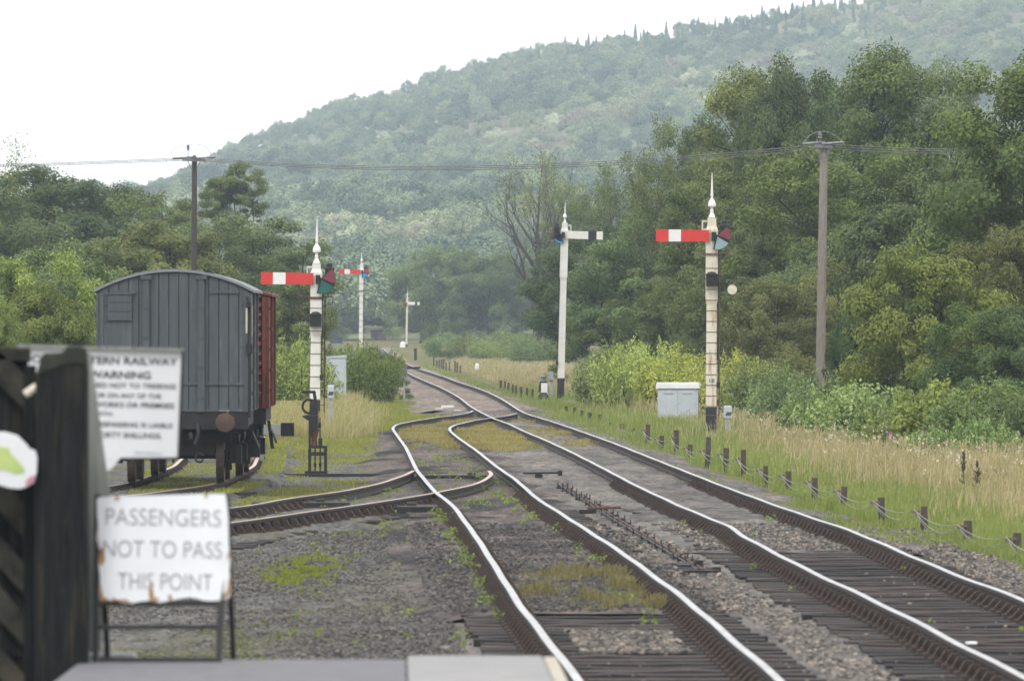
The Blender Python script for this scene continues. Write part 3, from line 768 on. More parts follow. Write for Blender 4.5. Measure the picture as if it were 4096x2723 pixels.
PROFILE = [(-0.035, 0.0), (0.035, 0.0), (0.035, -0.038), (0.010, -0.052), (0.010, -0.105), (0.033, -0.120), (0.033, -0.150), (-0.033, -0.150), (-0.033, -0.120), (-0.010, -0.105), (-0.010, -0.052), (-0.035, -0.038)]
def rail(fn, parent, top, y0=None, y1=None, z0=0.0):
    ys, xs = fn
    a = ys[0] if y0 is None else y0; b = ys[-1] if y1 is None else y1
    yy = np.arange(a, b, 0.5); xx = np.interp(yy, ys, xs)
    zz = z0 + np.array([0.0085 / K * max(0, y - 330 * K) for y in yy]) + 0.006 * np.sin(yy * 0.69) * np.clip((170 - yy) / 90, 0.3, 1)
    mb = MB(); n = len(PROFILE)
    dx = np.gradient(xx, yy)
    for x, y, z, d in zip(xx, yy, zz, dx):
        q = 1 / math.sqrt(1 + d * d)
        for (u, w) in PROFILE: mb.v.append((x + u * q, y - u * q * d, z + w))
    for i in range(len(yy) - 1):
        for k in range(n):
            k2 = (k + 1) % n
            mb.f.append((i * n + k, i * n + k2, (i + 1) * n + k2, (i + 1) * n + k)); mb.m.append(1 if k == 0 else 0)
    mb.f += [tuple(range(n))[::-1], tuple((len(yy) - 1) * n + k for k in range(n))]; mb.m += [0, 0]
    o = mb.build('rail', [M['rail_side'], M[top]], parent)
    return o

def sleeper_mesh(seed):
    r = np.random.default_rng(seed); mb = MB()
    nx, L, w, h = 9, 2.6, 0.255, 0.13; rows = []
    for i in range(nx):
        x = -L / 2 + L * i / (nx - 1); dz = r.normal(0, 0.004); dw = r.normal(0, 0.004)
        rows.append([(x, -w / 2 - dw, -h), (x, -w / 2 - dw, dz - 0.008), (x, -w / 2 + 0.012, dz), (x, w / 2 - 0.012, dz + r.normal(0, 0.002)), (x, w / 2 + dw, dz - 0.008), (x, w / 2 + dw, -h)])
    mb.v = [p for q in rows for p in q]
    for i in range(nx - 1):
        for k in range(6):
            k2 = (k + 1) % 6; mb.f.append((i * 6 + k, i * 6 + k2, (i + 1) * 6 + k2, (i + 1) * 6 + k)); mb.m.append(0)
    mb.f += [tuple(range(6))[::-1], tuple((nx - 1) * 6 + k for k in range(6))]; mb.m += [0, 0]
    o = mb.build('sleeper', M['sleeper']); me = o.data; bpy.data.objects.remove(o); return me
SLEEPERS = [sleeper_mesh(i) for i in range(5)]
def chair_mesh():
    mb = MB()
    mb.box((0, 0, -0.157), (0.37, 0.19, 0.035))
    mb.prism([(-0.16, -0.14), (-0.045, -0.14), (-0.045, -0.055), (-0.085, -0.06)], -0.05, 0.05)
    mb.prism([(0.16, -0.14), (0.105, -0.05), (0.085, -0.05), (0.06, -0.14)], -0.05, 0.05)
    mb.box((0.058, 0.02, -0.085), (0.048, 0.16, 0.06))                 # the wooden key
    for x in (-0.135, 0.135): mb.cyl((x, 0.055, -0.14), (x, 0.055, -0.118), 0.018, None, 6); mb.cyl((x, -0.055, -0.14), (x, -0.055, -0.118), 0.018, None, 6)
    o = mb.build('rail_chair', M['chair_iron']); me = o.data; bpy.data.objects.remove(o); return me
CHAIR = chair_mesh()
rs = np.random.default_rng(31)
def sleepers(parent, fa, fb, y0, y1, z=-0.172, step=0.76, wide=1.0, n_chair=50, n_sl=98):
    y = y0; k = 0; rest = []
    while y < y1:
        xa, xb = X_of(fa, y), X_of(fb, y); xm = (xa + xb) / 2
        s = (X_of(fa, y + 1) + X_of(fb, y + 1) - X_of(fa, y - 1) - X_of(fb, y - 1)) / 4
        rz = -math.atan(s)
        if k < n_sl:
            o = link('sleeper', SLEEPERS[k % 5], parent, (xm + rs.normal(0, 0.03), y, z)); o.rotation_euler = (0, 0, rz + rs.normal(0, 0.006))
            o.scale = (wide, 1, 1)
        if k < n_chair:
            for x, sgn in ((xa, -1), (xb, 1)):
                c = link('rail_chair', CHAIR, parent, (x, y, 0)); c.rotation_euler = (0, 0, rz if sgn > 0 else rz + PI)
        else: rest += [(xa, y, rz), (xb, y, rz + PI)]
        y += step + rs.normal(0, 0.02); k += 1
    if rest:
        cv = np.array([v.co[:] for v in CHAIR.vertices]); V = []; Fc = []
        cf = [tuple(p.vertices) for p in CHAIR.polygons]
        for x, y, a in rest:
            o_ = len(V) * len(cv); c, s_ = math.cos(a), math.sin(a)
            V.append(np.stack([cv[:, 0] * c - cv[:, 1] * s_ + x, cv[:, 0] * s_ + cv[:, 1] * c + y, cv[:, 2]], 1)); Fc += [tuple(i + o_ for i in f) for f in cf]
        me = bpy.data.meshes.new('rail_chair'); me.from_pydata(np.concatenate(V).tolist(), [], Fc); me.materials.append(M['chair_iron'])
        link('rail_chair', me, parent)['kind'] = 'stuff'

t_main = thing('railway_track', 'right-hand main line of chaired rails on dark timber sleepers, running from the lower right corner', 'railway track', (0, 0, 0), group='railway tracks')
rail(ML, t_main, 'rail_top', 57); rail(MR, t_main, 'rail_top', 57)
sleepers(t_main, ML, MR, 57.5, 150)
t_loop = thing('railway_track', 'left-hand loop line swerving into the main line beside the signals', 'railway track', (0, 0, 0), group='railway tracks')
rail(LL, t_loop, 'rail_top'); rail(LR, t_loop, 'rail_top')
sleepers(t_loop, LL, LR, 58.5, 140)
t_spur = thing('railway_track', 'rusty connecting spur curling off the loop line to the left', 'railway track', (0, 0, 0), group='railway tracks')
rail(SO, t_spur, 'rail_dull'); rail(SI, t_spur, 'rail_dull')
_o = lambda f, d: (f[0], f[1] + d)
SPC = (SI[0], (np.interp(SI[0], SO[0], SO[1]) + SI[1]) / 2)
sleepers(t_spur, SO, SI, 49 * K, 60 * K, z=-0.196, n_chair=34)
t_sid = thing('railway_track', 'rusty siding track carrying the grey and red vans', 'railway track', (0, 0, 0), group='railway tracks')
S1, S2 = _o(SID, -0.75), _o(SID, 0.75)
rail(S1, t_sid, 'rail_dull'); rail(S2, t_sid, 'rail_dull'); sleepers(t_sid, S1, S2, 47 * K, 80 * K, z=-0.196, n_chair=50)

# beds: thin sheets following the tracks with ragged edges
def bed(name, fn_l, fn_r, y0, y1, z, m, seed, over=(0.9, 0.9), rag=0.25, step=0.5, nx=9, top_z=None, kind='structure'):
    r = np.random.default_rng(seed); yy = np.arange(y0 * K, y1 * K, step * 1.6); n = len(yy)
    def edge(): return np.convolve(r.normal(0, rag, n + 6), np.ones(3) / 3, 'same')[3:-3] * 1.3
    xl = np.interp(yy, *fn_l) - over[0] + edge(); xr = np.interp(yy, *fn_r) + over[1] + edge()
    t = np.linspace(0, 1, nx); X = xl[:, None] * (1 - t) + xr[:, None] * t
    hh = np.clip(np.minimum(t, 1 - t) * 7, 0, 1)
    rise = np.array([0.0085 / K * max(0, y - 330 * K) for y in yy])
    Z = (-0.246) * (1 - hh)[None] + z * hh[None] + np.clip(r.normal(0, 0.012, X.shape), -0.02, 0.02) * hh[None] + rise[:, None]
    v = np.stack([X, np.repeat(yy[:, None], nx, 1), Z], -1).reshape(-1, 3)
    i = np.arange((n - 1) * nx).reshape(n - 1, nx)[:, :-1].ravel(); q = np.stack([i, i + 1, i + nx + 1, i + nx], 1)
    me = bpy.data.meshes.new(name); me.from_pydata(v.tolist(), [], q.tolist()); me.materials.append(m)
    for p in me.polygons: p.use_smooth = True
    o = link(name, me); return tag(o, kind=kind)
def joined(f, y): return (y, np.interp(y, *f))
# yard of cinders on the left, dark and moss-stained
def yard():
    xs = np.linspace(-16, -0.4, 60); ys = np.linspace(44.6, 97 * K, 200)
    r = np.random.default_rng(5)
    X, Y = np.meshgrid(xs, ys); X = X + (X > -0.8) * 0
    Z = -0.242 + 0.028 * (vnoise(X + 40, Y / 2, 1.7, 9) - 0.5) + 0.035 * (vnoise(X + 40, Y / 2, 5.0, 19) - 0.5) + 0.012 * r.normal(0, 0.5, X.shape)
    v = np.stack([X + np.clip((Y - 62) * 0.0, 0, 0), Y, np.maximum(Z, -0.246)], -1).reshape(-1, 3); nx = len(xs)
    i = np.arange((len(ys) - 1) * nx).reshape(len(ys) - 1, nx)[:, :-1].ravel(); q = np.stack([i, i + 1, i + nx + 1, i + nx], 1)
    me = bpy.data.meshes.new('yard_ground'); me.from_pydata(v.tolist(), [], q.tolist()); me.materials.append(M['cinder'])
    for p in me.polygons: p.use_smooth = True
    tag(link('yard_ground', me), kind='structure')
yard()
# main: deep clean ballast by the camera, filled to the sleeper tops farther on
bed('ballast_bed', ML, MR, 22, 48.4, -0.236, M['ballast'], 1, (1.5, 1.6))
bed('ballast_bed', ML, MR, 47.4, 132, -0.167, M['ballast'], 2, (1.1, 1.1))
bed('ballast_bed', ML, MR, 128, 410, -0.165, M['pink_ballast'], 3, (1.7, 1.1), step=1.5)
bed('ballast_bed', LL, LR, 24, 38.2, -0.236, M['ballast'], 4, (0.8, 1.1))
bed('ballast_bed', LL, LR, 37.0, 104, -0.163, M['oil_bed'], 5, (0.9, 0.75))
mid_l = (ML[0], np.interp(ML[0], LR[0], LR[1])); 
bed('ballast_bed', mid_l, ML, 24, 104, -0.205, M['ballast'], 6, (0.0, 0.0), 0.1)
bed('ballast_bed', SO, SI, 47.5, 67, -0.165, M['cinder'], 8, (0.6, 0.6))
bed('ballast_bed', S1, S2, 46.5, 90, -0.10, M['cinder'], 9, (0.7, 0.7))

# loose stones you can make out near the camera (one mass)
def stones():
    r = np.random.default_rng(17)
    base = np.array([(-1, -1, -1), (1, -1, -1), (1, 1, -1), (-1, 1, -1), (-1, -1, 1), (1, -1, 1), (1, 1, 1), (-1, 1, 1)], float) * 0.5
    faces = [(0, 3, 2, 1), (4, 5, 6, 7), (0, 1, 5, 4), (1, 2, 6, 5), (2, 3, 7, 6), (3, 0, 4, 7)]
    N = 125000
    Y = 59.0 * np.exp(r.uniform(0, math.log(54 / 26.5), N)); X = r.uniform(-0.058, 0.062, N) * Y; u = Y / K
    ml, mr, ll, lr = [np.interp(Y, *f) for f in (ML, MR, LL, LR)]
    in_main = (X > ml - 0.65) & (X < mr + 0.65); in_loop = (X > ll - 0.6) & (X < lr + 0.65)
    on_sl = (in_main & (u < 47.8)) | (in_loop & (u < 37.4))
    near_rail = np.min([abs(X - q) for q in (ml, mr, ll, lr)], 0) < 0.2
    yard_ = X < ll - 0.6
    keep = ~near_rail & np.where(on_sl, r.uniform(0, 1, N) < 0.006, True) & np.where(yard_, r.uniform(0, 1, N) < 0.55, True)
    keep &= np.where(in_loop & (u > 37.4), r.uniform(0, 1, N) < 0.45, True)
    heap = (in_loop & (abs(u - 33.9) < 1.2) & (X > ll + 0.35) & (X < lr - 0.3))
    keep |= heap & ~near_rail
    X, Y, on_sl, yard_, heap = X[keep], Y[keep], on_sl[keep], yard_[keep], heap[keep]; n = len(X)
    z = np.where(on_sl, -0.168, -0.212); z = np.where(yard_, -0.238, z); z = np.where(X > np.interp(Y, *MR) + 0.6, -0.222, z)
    z = np.where((X > np.interp(Y, *LL) - 0.8) & (X < np.interp(Y, *LR) + 0.6) & (Y / K > 37.4), -0.160, z)
    z = np.where((X > np.interp(Y, *ML) - 0.5) & (X < np.interp(Y, *MR) + .5) & (Y / K > 47.8), -0.160, z)
    s = r.uniform(0.015, 0.038, n) * np.where(yard_, 0.8, 1) * np.where(on_sl & ~heap, 0.7, 1)
    V = np.empty((n, 8, 3)); d = base[None] * (1 + r.normal(0, 0.22, (n, 8, 3)))
    d = d * (s[:, None, None] * np.stack([r.uniform(0.8, 1.4, n), r.uniform(0.8, 1.4, n), r.uniform(0.5, 0.9, n)], 1)[:, None, :])
    a = r.uniform(0, 6.28, n); t = r.normal(0, 0.35, n)
    ca, sa, ct, st = np.cos(a), np.sin(a), np.cos(t), np.sin(t)
    y1 = d[..., 1] * ct[:, None] - d[..., 2] * st[:, None]; z1 = d[..., 1] * st[:, None] + d[..., 2] * ct[:, None]
    V[..., 0] = d[..., 0] * ca[:, None] - y1 * sa[:, None] + X[:, None]; V[..., 1] = d[..., 0] * sa[:, None] + y1 * ca[:, None] + Y[:, None]; V[..., 2] = z1 + (z + s * 0.22)[:, None]
    Q = V[:, np.array(faces).ravel(), :].reshape(-1, 3)
    tone = r.uniform(0, 1, n) * np.where(yard_, 0.62, 1.0)
    lp = (X > np.interp(Y, *LL) - 0.6) & (X < np.interp(Y, *LR) + 0.4) & (Y / K > 37.4); tone = np.where(lp, tone * 0.42, tone)
    m, nn, l, b = new_mat('loose_stone')
    at_ = nn.new('ShaderNodeAttribute'); at_.attribute_name = 'rnd'
    c = ramp(nn, l, at_.outputs['Fac'], [(0.0, (0.042, 0.041, 0.041)), (0.4, (0.105, 0.099, 0.094)), (0.75, (0.18, 0.158, 0.136)), (1.0, (0.31, 0.26, 0.21))])
    l.new(c.outputs['Color'], b.inputs['Base Color']); b.inputs['Roughness'].default_value = 0.95
    me = fast_mesh('ballast_stones', Q, 4, [m], {'rnd': np.repeat(tone, 6)})
    tag(link('ballast_stones', me), 'loose grey and buff ballast stones between the rails', 'gravel', kind='stuff')
stones()
# ------------------------------------------------------------------ semaphore signals
def finial(mb, z, s=1.0, c=(0, 0)):
    """turned iron finial standing on height z"""
    p = [(0.088, 0), (0.085, 0.04), (0.055, 0.10), (0.042, 0.15), (0.05, 0.17), (0.05, 0.19), (0.038, 0.21), (0.038, 0.28), (0.10, 0.29), (0.107, 0.32), (0.10, 0.38), (0.078, 0.44), (0.05, 0.48), (0.034, 0.50), (0.033, 0.56), (0.04, 0.57), (0.036, 0.60), (0.022, 0.90), (0.006, 1.22)]
    mb.lathe([(r * s, h * s) for r, h in p], (c[0], c[1], z), 14)

def fan(cx, cz, a0, a1, r, n=9):
    return [(cx, cz)] + [(cx + r * math.cos(a0 + (a1 - a0) * i / n), cz + r * math.sin(a0 + (a1 - a0) * i / n)) for i in range(n + 1)]

def lamp(parent, x, y, z, s=1.0):
    b = MB(); b.lathe([(0.085 * s, -0.16 * s), (0.09 * s, 0.05 * s), (0.105 * s, 0.06 * s), (0.10 * s, 0.09 * s), (0.06 * s, 0.11 * s), (0.05 * s, 0.15 * s), (0.07 * s, 0.155 * s), (0.03 * s, 0.19 * s)], (x, y, z), 12)
    return b.build('lamp', M['black_iron'], parent)

def semaphore(label, loc, Ha, top, side, arm_len, arm_h, arm_colour, stripe, bands, lenses, wid, paint, box_z=None, deck_z=None, base_h=0.75, ladder=True, fin=1.0, droop=0.0, tilt=0.0, disc=False, number=None, sh_lo=None, small=False, arm_stripe=(0.58, 0.80), hoops=False, lens_r=0.345, crescent=False):
    """post with arm at height Ha above ground; the arm points to side (-1 left, +1 right)"""
    t = thing('semaphore_signal', label, 'railway signal', loc, 0, 'semaphore signals', ry=tilt)
    w = wid / 2
    p = MB(); sl = sh_lo if sh_lo else Ha - 1.6
    p.lathe([(w * 1.0, base_h), (w * 0.93, sl - 0.1), (w * 1.12, sl + 0.02), (w * 1.12, Ha + 0.16), (w * 0.84, Ha + 0.26), (w * 0.80, top - 0.02), (w * 0.86, top)], (0, 0, 0), 4, True)
    p.build('post', M[paint], t)
    b = MB(); b.lathe([(w * 1.04, -0.1), (w * 1.02, base_h)], (0, 0, 0), 4, True); b.build('post_base', M['black_paint'], t)
    f = MB(); finial(f, top, fin); f.build('finial', M['clean_white'], t, smooth=True)
    if bands:
        s = MB(); z = base_h + 0.02; k = 0
        while z < Ha - 0.75:
            ww = w * (1.0 - 0.07 * (z - base_h) / (sl - base_h)) if z < sl else w * 1.12
            for sx in (-1, 1): s.box((sx * (ww + 0.003), 0, z), (0.014, 2 * ww + 0.03, 0.02))
            s.box((0, -ww - 0.006, z), (2 * ww + 0.02, 0.010, 0.018)); z += bands
        for zz in (base_h * 0.33, base_h * 0.7): s.box((0, -w * 1.04 - 0.006, zz), (2.1 * w, 0.01, 0.018))
        s.build('iron_band', M['strap'], t)['kind'] = 'stuff'
    # arm with its spectacle plate, pivoted on the front of the post
    ya = -w * 1.12 - 0.07
    a = MB(); x0, x1 = side * (w * 0.55), side * (w + arm_len)
    h0, h1 = arm_h * 0.47, arm_h * 0.52
    xs = [x0, x0 + (x1 - x0) * arm_stripe[0], x0 + (x1 - x0) * arm_stripe[1], x1]
    for i in range(3):
        u0, u1 = xs[i], xs[i + 1]; g = lambda x: h0 + (h1 - h0) * (x - x0) / (x1 - x0)
        a.cur = 1 if i == 1 else 0
        dz = lambda x: droop * abs(x - x0)
        a.prism([(u0, Ha - g(u0) - dz(u0)), (u1, Ha - g(u1) - dz(u1)), (u1, Ha + g(u1) - dz(u1)), (u0, Ha + g(u0) - dz(u0))], ya - 0.012, ya + 0.012)
    a.build('signal_arm', [M[arm_colour], M[stripe]], t)
    if hoops or disc: MB().bar((side * (w + 0.24), ya + 0.03, Ha + 0.05), (side * (w + (0.20 if hoops else 0.36)), ya + 0.03, Ha + 0.60), 0.02, 0.035).build('stop_bar', M['black_iron'], t)
    k = -side
    pv = MB(); pv.box((k * w * 0.35, ya - 0.04, Ha - 0.02), (w * 0.9, 0.12, 0.24)); pv.cyl((k * w * 0.3, ya - 0.13, Ha), (k * w * 0.3, ya - 0.02, Ha), 0.04)
    pv.build('pivot_bearing', M['black_iron'], t)
    cx, cz = k * (w * 0.9), Ha + 0.0
    sp = MB(); A0, A1, A2 = ((0.85, -0.45, -1.85) if k > 0 else (PI - 0.85, PI + 0.45, PI + 1.85))
    sp.prism(fan(cx, cz + 0.0, A0, A2, lens_r * 1.10, 14), ya - 0.03, ya - 0.018)
    sp.bar((cx, ya - 0.025, cz), (k * w * 0.3, ya - 0.025, Ha), 0.03, 0.07)
    spo = sp.build('spectacle', M['black_iron'], t)
    for q, (a0, a1) in enumerate(((A0, A1), (A1, A2))):
        e = 0.07 * (1 if a1 > a0 else -1); am = (a0 + a1) / 2
        L = MB(); pf = fan(cx + 0.03 * math.cos(am), cz + 0.03 * math.sin(am), a0 + e, a1 - e, lens_r)
        if crescent:
            w_ = 0.84 if q == 0 else 0.76; P_ = pf[1:]; c_ = pf[0]; pf = P_ + [(c_[0] + (x - c_[0]) * w_, c_[1] + (z - c_[1]) * w_) for x, z in reversed(P_)]
        L.prism(pf, ya - 0.05, ya - 0.036)
        L.build('lens', M[lenses[q]], spo)
    lamp(t, cx + k * lens_r * 0.62, ya + (-0.12 if crescent else 0.16), Ha + 0.17, 1.35)
    br = MB(); br.box((cx + k * 0.05, ya + 0.12, Ha - 0.03), (lens_r * 1.8, 0.05, 0.04)); br.build('lamp_bracket', M['black_iron'], t)
    # small lattice bracket behind the top and the rod of the arm
    bk = MB(); bk.box((side * (w + 0.06), 0.05, top - 0.10), (0.14, 0.10, 0.05)); bk.box((side * (w + 0.06), 0.05, top - 0.33), (0.14, 0.10, 0.05)); bk.box((side * (w + 0.11), 0.05, top - 0.21), (0.035, 0.10, 0.2)); bk.build('guide_bracket', M[paint], t)
    rd = MB(); rd.cyl((k * w * 1.25, ya, Ha - 0.2), (k * w * 1.25, ya, base_h + 0.5), 0.012, None, 6)
    rd.box((k * w * 1.3, ya, base_h + 0.6), (0.1, 0.06, 0.14)); rd.build('pull_rod', M['black_iron'], t)
    if ladder:
        ld = MB()
        for sx in (-0.17, 0.17):
            ld.bar((sx + 0.06, w + 0.75, 0), (sx + 0.06, w + 0.10, Ha - 0.55), 0.03, 0.012)
        for i in range(int((Ha - 0.6) / 0.3)):
            q = (i + 0.7) * 0.3 / (Ha - 0.55); y = w + 0.75 - 0.65 * q
            ld.cyl((-0.11, y, q * (Ha - 0.55)), (0.23, y, q * (Ha - 0.55)), 0.009, None, 5)
        ld.build('ladder', M['rust'] if paint == 'white_paint' and hoops else M['strap'], t)
    if deck_z:
        d = MB(); d.box((0.0, 0.05, deck_z), (0.92, 0.40, 0.03)); d.box((0, -w * 1.12 - 0.02, deck_z - 0.035), (2.5 * w, 0.03, 0.06))
        if hoops:
            for sx in (-0.45, 0.44):
                d.cyl((sx, 0.05, deck_z), (sx * 0.86, 0.05, deck_z - 0.78), 0.010, None, 5)
            d.cyl((-0.39, 0.05, deck_z - 0.78), (0.38, 0.05, deck_z - 0.78), 0.010, None, 5)
        d.build('platform', M['rust'] if hoops else M['strap'], t)
    if box_z:
        q = MB(); q.box((0, -w * 1.12 - 0.10, box_z), (2.0 * w * 1.08, 0.2, 0.30)); q.box((0, -w * 1.12 - 0.11, box_z + 0.165), (2.15 * w * 1.08, 0.25, 0.03)); q.lathe([(w, 0), (w * 0.7, 0.05), (0.02, 0.065)], (0, -w - 0.1, box_z + 0.18), 8)
        for i in range(5): q.box((-w * 0.8 + i * w * 0.4, -w * 1.12 - 0.205, box_z), (0.012, 0.012, 0.26))
        q.build('repeater_box', M['black_iron'], t)
    if disc:
        q = MB(); q.bar((w, -w - 0.12, box_z - 0.02), (0.47, -w - 0.12, box_z - 0.2), 0.025, 0.06); q.bar((0.57, -w - 0.12, box_z - 0.24), (0.75, -w - 0.12, box_z - 0.29), 0.02, 0.03); q.build('disc_arm', M['black_iron'], t)
        q = MB(); q.cyl((0.545, -w - 0.15, box_z - 0.235), (0.545, -w - 0.17, box_z - 0.235), 0.128, None, 24); q.build('counter_disc', M['disc_pale'], t)
    if number:
        lettering(number, 0.13, 0.10, M['ink'], t, (0.0, -w - 0.006, number and 1.43), (PI / 2, 0, 0))
    return t

gz = -0.25
# the nearer red signal on the right, numbered, with the counter disc
YA = 103.0 * K; hz = lambda py, Y: zat(py, Y) - ground_z(Y)
semaphore('cream banded signal post numbered 18 with red arm and pale round disc', (xat(2844, YA), YA, gz), hz(943, YA), hz(870, YA), -1, 1.36, 0.32, 'red_paint', 'clean_white', 0.285, ('lens_red', 'lens_pale'), 0.285, 'cream_paint',
          box_z=hz(1123, YA), deck_z=hz(1012, YA), base_h=hz(1628, YA), disc=True, number='18', sh_lo=hz(1205, YA), tilt=0.004, fin=1.0, arm_stripe=(0.53, 0.76))
YB = 101.0 * K
semaphore('white banded signal post with red arm and green lens beside the red van', (xat(1258, YB), YB, gz), hz(1115, YB), hz(1053, YB), -1, 1.32, 0.31, 'red_paint', 'clean_white', 0.30, ('lens_red', 'lens_green'), 0.27, 'white_paint',
          box_z=hz(1283, YB), deck_z=hz(1186, YB), base_h=hz(1600, YB), sh_lo=hz(1330, YB), tilt=0.012, hoops=True, fin=1.0, arm_stripe=(0.53, 0.77), lens_r=0.36)
YE = 151.0 * K
semaphore('plain white signal post with black base and white arm with black band', (xat(2242, YE), YE, gz), hz(939, YE), hz(891, YE), 1, 1.37, 0.31, 'white_paint', 'black_paint', None, ('lens_bright_red', 'lens_blue'), 0.27, 'white_paint',
          base_h=hz(1512, YE), sh_lo=hz(1110, YE), tilt=0.024, ladder=False, fin=0.72, arm_stripe=(0.60, 0.83), lens_r=0.31, crescent=True)
YC = 250.0 * K
semaphore('slender white signal post with small red arm and blue lens, beyond the round shrub', (xat(1442, YC), YC, gz), hz(1087, YC), hz(1058, YC), -1, 1.30, 0.31, 'red_paint', 'clean_white', 0.40, ('lens_bright_red', 'lens_blue'), 0.25, 'white_paint',
          deck_z=hz(1163, YC), base_h=0.5, sh_lo=hz(1175, YC), tilt=0.01, ladder=False, fin=0.75, arm_stripe=(0.50, 0.76))
YD = 415.0 * K; gd = ground_z(YD)
semaphore('distant small white signal post with white arm and black band, standing in dry grass', (xat(1625, YD), YD, gd), hz(1213, YD), hz(1190, YD), 1, 1.25, 0.33, 'white_paint', 'black_paint', None, ('lens_red', 'lens_red'), 0.22, 'disc_pale',
          base_h=0.35, sh_lo=hz(1250, YD), tilt=0.02, ladder=False, fin=0.85, arm_stripe=(0.6, 0.8))
YF = 640.0 * K
semaphore('farthest tiny white signal behind the brick hut', (xat(1487, YF), YF, ground_z(YF)), hz(1288, YF), hz(1279, YF), 1, 1.25, 0.36, 'clean_white', 'clean_white', None, ('lens_bright_red', 'lens_bright_red'), 0.30, 'white_paint', base_h=0.3, ladder=False, fin=0.2, droop=-0.12)

# ------------------------------------------------------------------ lineside equipment
YS = 149.0 * K
t = thing('shunting_signal', 'low black ground signal with white face plate beside the white post', 'railway signal', (xat(2174, YS), YS, gz))
b = MB(); b.lathe([(0.24, 0), (0.20, 0.2), (0.12, 0.34)], (0, 0, 0), 4, True); b.build('pedestal', M['black_iron'], t)
b = MB(); b.prism([(-0.19, 0.36), (0.19, 0.36), (0.18, 0.62), (0.13, 0.78), (-0.13, 0.78), (-0.18, 0.62)], -0.02, 0.16); b.build('lamp_body', M['black_iron'], t)
b = MB(); b.box((0.03, -0.045, 0.50), (0.25, 0.02, 0.42)); b.cyl((0.03, -0.06, 0.53), (0.03, -0.05, 0.53), 0.025); b.build('face_plate', M['clean_white'], t)
b = MB(); b.lathe([(0.16, 0.78), (0.15, 0.80), (0.09, 0.82), (0.09, 0.92), (0.12, 0.93), (0.11, 0.97), (0.03, 1.0)], (0, 0.06, 0), 12); b.build('lamp_cap', M['galv'], t)

def junction_post(label, px, ytop, ybase, Y, head_w, head_frac, grp='telephone posts by the signals'):
    t = thing('telephone_post', label, 'telephone post', (xat(px, Y), Y, gz), rs.uniform(-0.2, 0.2), grp)
    h = hz(ytop, Y); w = head_w / 2
    b = MB(); b.lathe([(w * 0.62, -0.1), (w * 0.62, h * (1 - head_frac))], (0, 0, 0), 4, True); b.box((0, -w * 0.66, h * 0.12), (w * 0.9, 0.03, h * 0.2)); b.build('post', M['conc_grey'], t)
    b = MB(); b.lathe([(w * 0.8, h * (1 - head_frac)), (w, h * (1 - head_frac) + 0.04), (w, h - 0.03), (w * 0.8, h)], (0, 0, 0), 4, True); ho = b.build('head', M['grey_paint'], t)
    b = MB()
    for i in range(5):
        x = -w * 0.75 + i * w * 0.3; b.bar((x, -w - 0.006, h * (1 - head_frac) + 0.10), (x + w * 0.4, -w - 0.006, h * (1 - head_frac) + 0.19), 0.012, 0.018)
    b.build('stripe_plate', M['ink'], ho)
junction_post('grey telephone post with striped head right of the green-lens signal', 1323, 1540, 1762, 97.0 * K, 0.16, 0.25)
junction_post('grey telephone post with striped head close beside the number 18 signal', 2911, 1622, 1742, 101.5 * K, 0.19, 0.45)
t = thing('telephone_post', 'thin grey post with a small box on top behind the black ground signal', 'telephone post', (xat(2206, 154 * K), 154 * K, gz), 0, 'telephone posts by the signals')
b = MB(); b.box((0, 0, 0.55), (0.11, 0.10, 1.12)); b.build('post', M['conc_grey'], t); b = MB(); b.box((-0.02, -0.06, 0.92), (0.20, 0.14, 0.34)); b.box((-0.13, -0.05, 0.88), (0.05, 0.1, 0.14)); b.build('box', M['conc_grey'], t, bevel=0.01)

def cabinet(label, px, Y, ytop, W, D, lid, rz=0.0, group='relay cabinets'):
    t = thing('relay_cabinet', label, 'cabinet', (xat(px, Y), Y, gz), rz, group); h = hz(ytop, Y)
    b = MB(); b.box((0, 0, (h - lid) / 2), (W, D, h - lid)); b.build('body', M['grey_paint'], t, bevel=0.008)
    b = MB()
    if lid > 0.1:
        b.box((0, 0, h - lid * 0.60), (W + 0.10, D + 0.12, lid * 0.72)); b.box((0, 0, h - lid * 0.12), (W + 0.06, D + 0.08, lid * 0.24))
    else:
        b.prism([(-W / 2 - 0.02, h - lid), (W / 2 + 0.02, h - lid), (W / 2 + 0.02, h + 0.04), (-W / 2 - 0.02, h - 0.02)], -D / 2 - 0.03, D / 2)
    b.build('lid', M['pale_lid'] if lid > 0.1 else M['grey_paint'], t, bevel=0.006)
    n = 2 if W > 1 else 1
    for i in range(n):
        dw = (W - 0.1) / n; x = -W / 2 + 0.05 + dw * (i + 0.5)
        b = MB(); b.box((x, -D / 2 - 0.008, (h - lid) * 0.5), (dw - 0.03, 0.014, (h - lid) * 0.9)); d = b.build('door', M['grey_paint'], t, bevel=0.004)
        b = MB(); b.box((x, -D / 2 - 0.022, (h - lid) * 0.86), (0.08 if n == 1 else 0.3, 0.02, 0.022)); b.build('handle', M['conc_grey'], d)
cabinet('tall narrow grey relay cabinet in front of the round shrub', 1346, 138 * K, 1424, 0.70, 0.55, 0.07)
cabinet('wide low grey cabinet with white lid standing in the green grass', 2713, 116 * K, 1529, 1.22, 0.6, 0.19, -0.06)

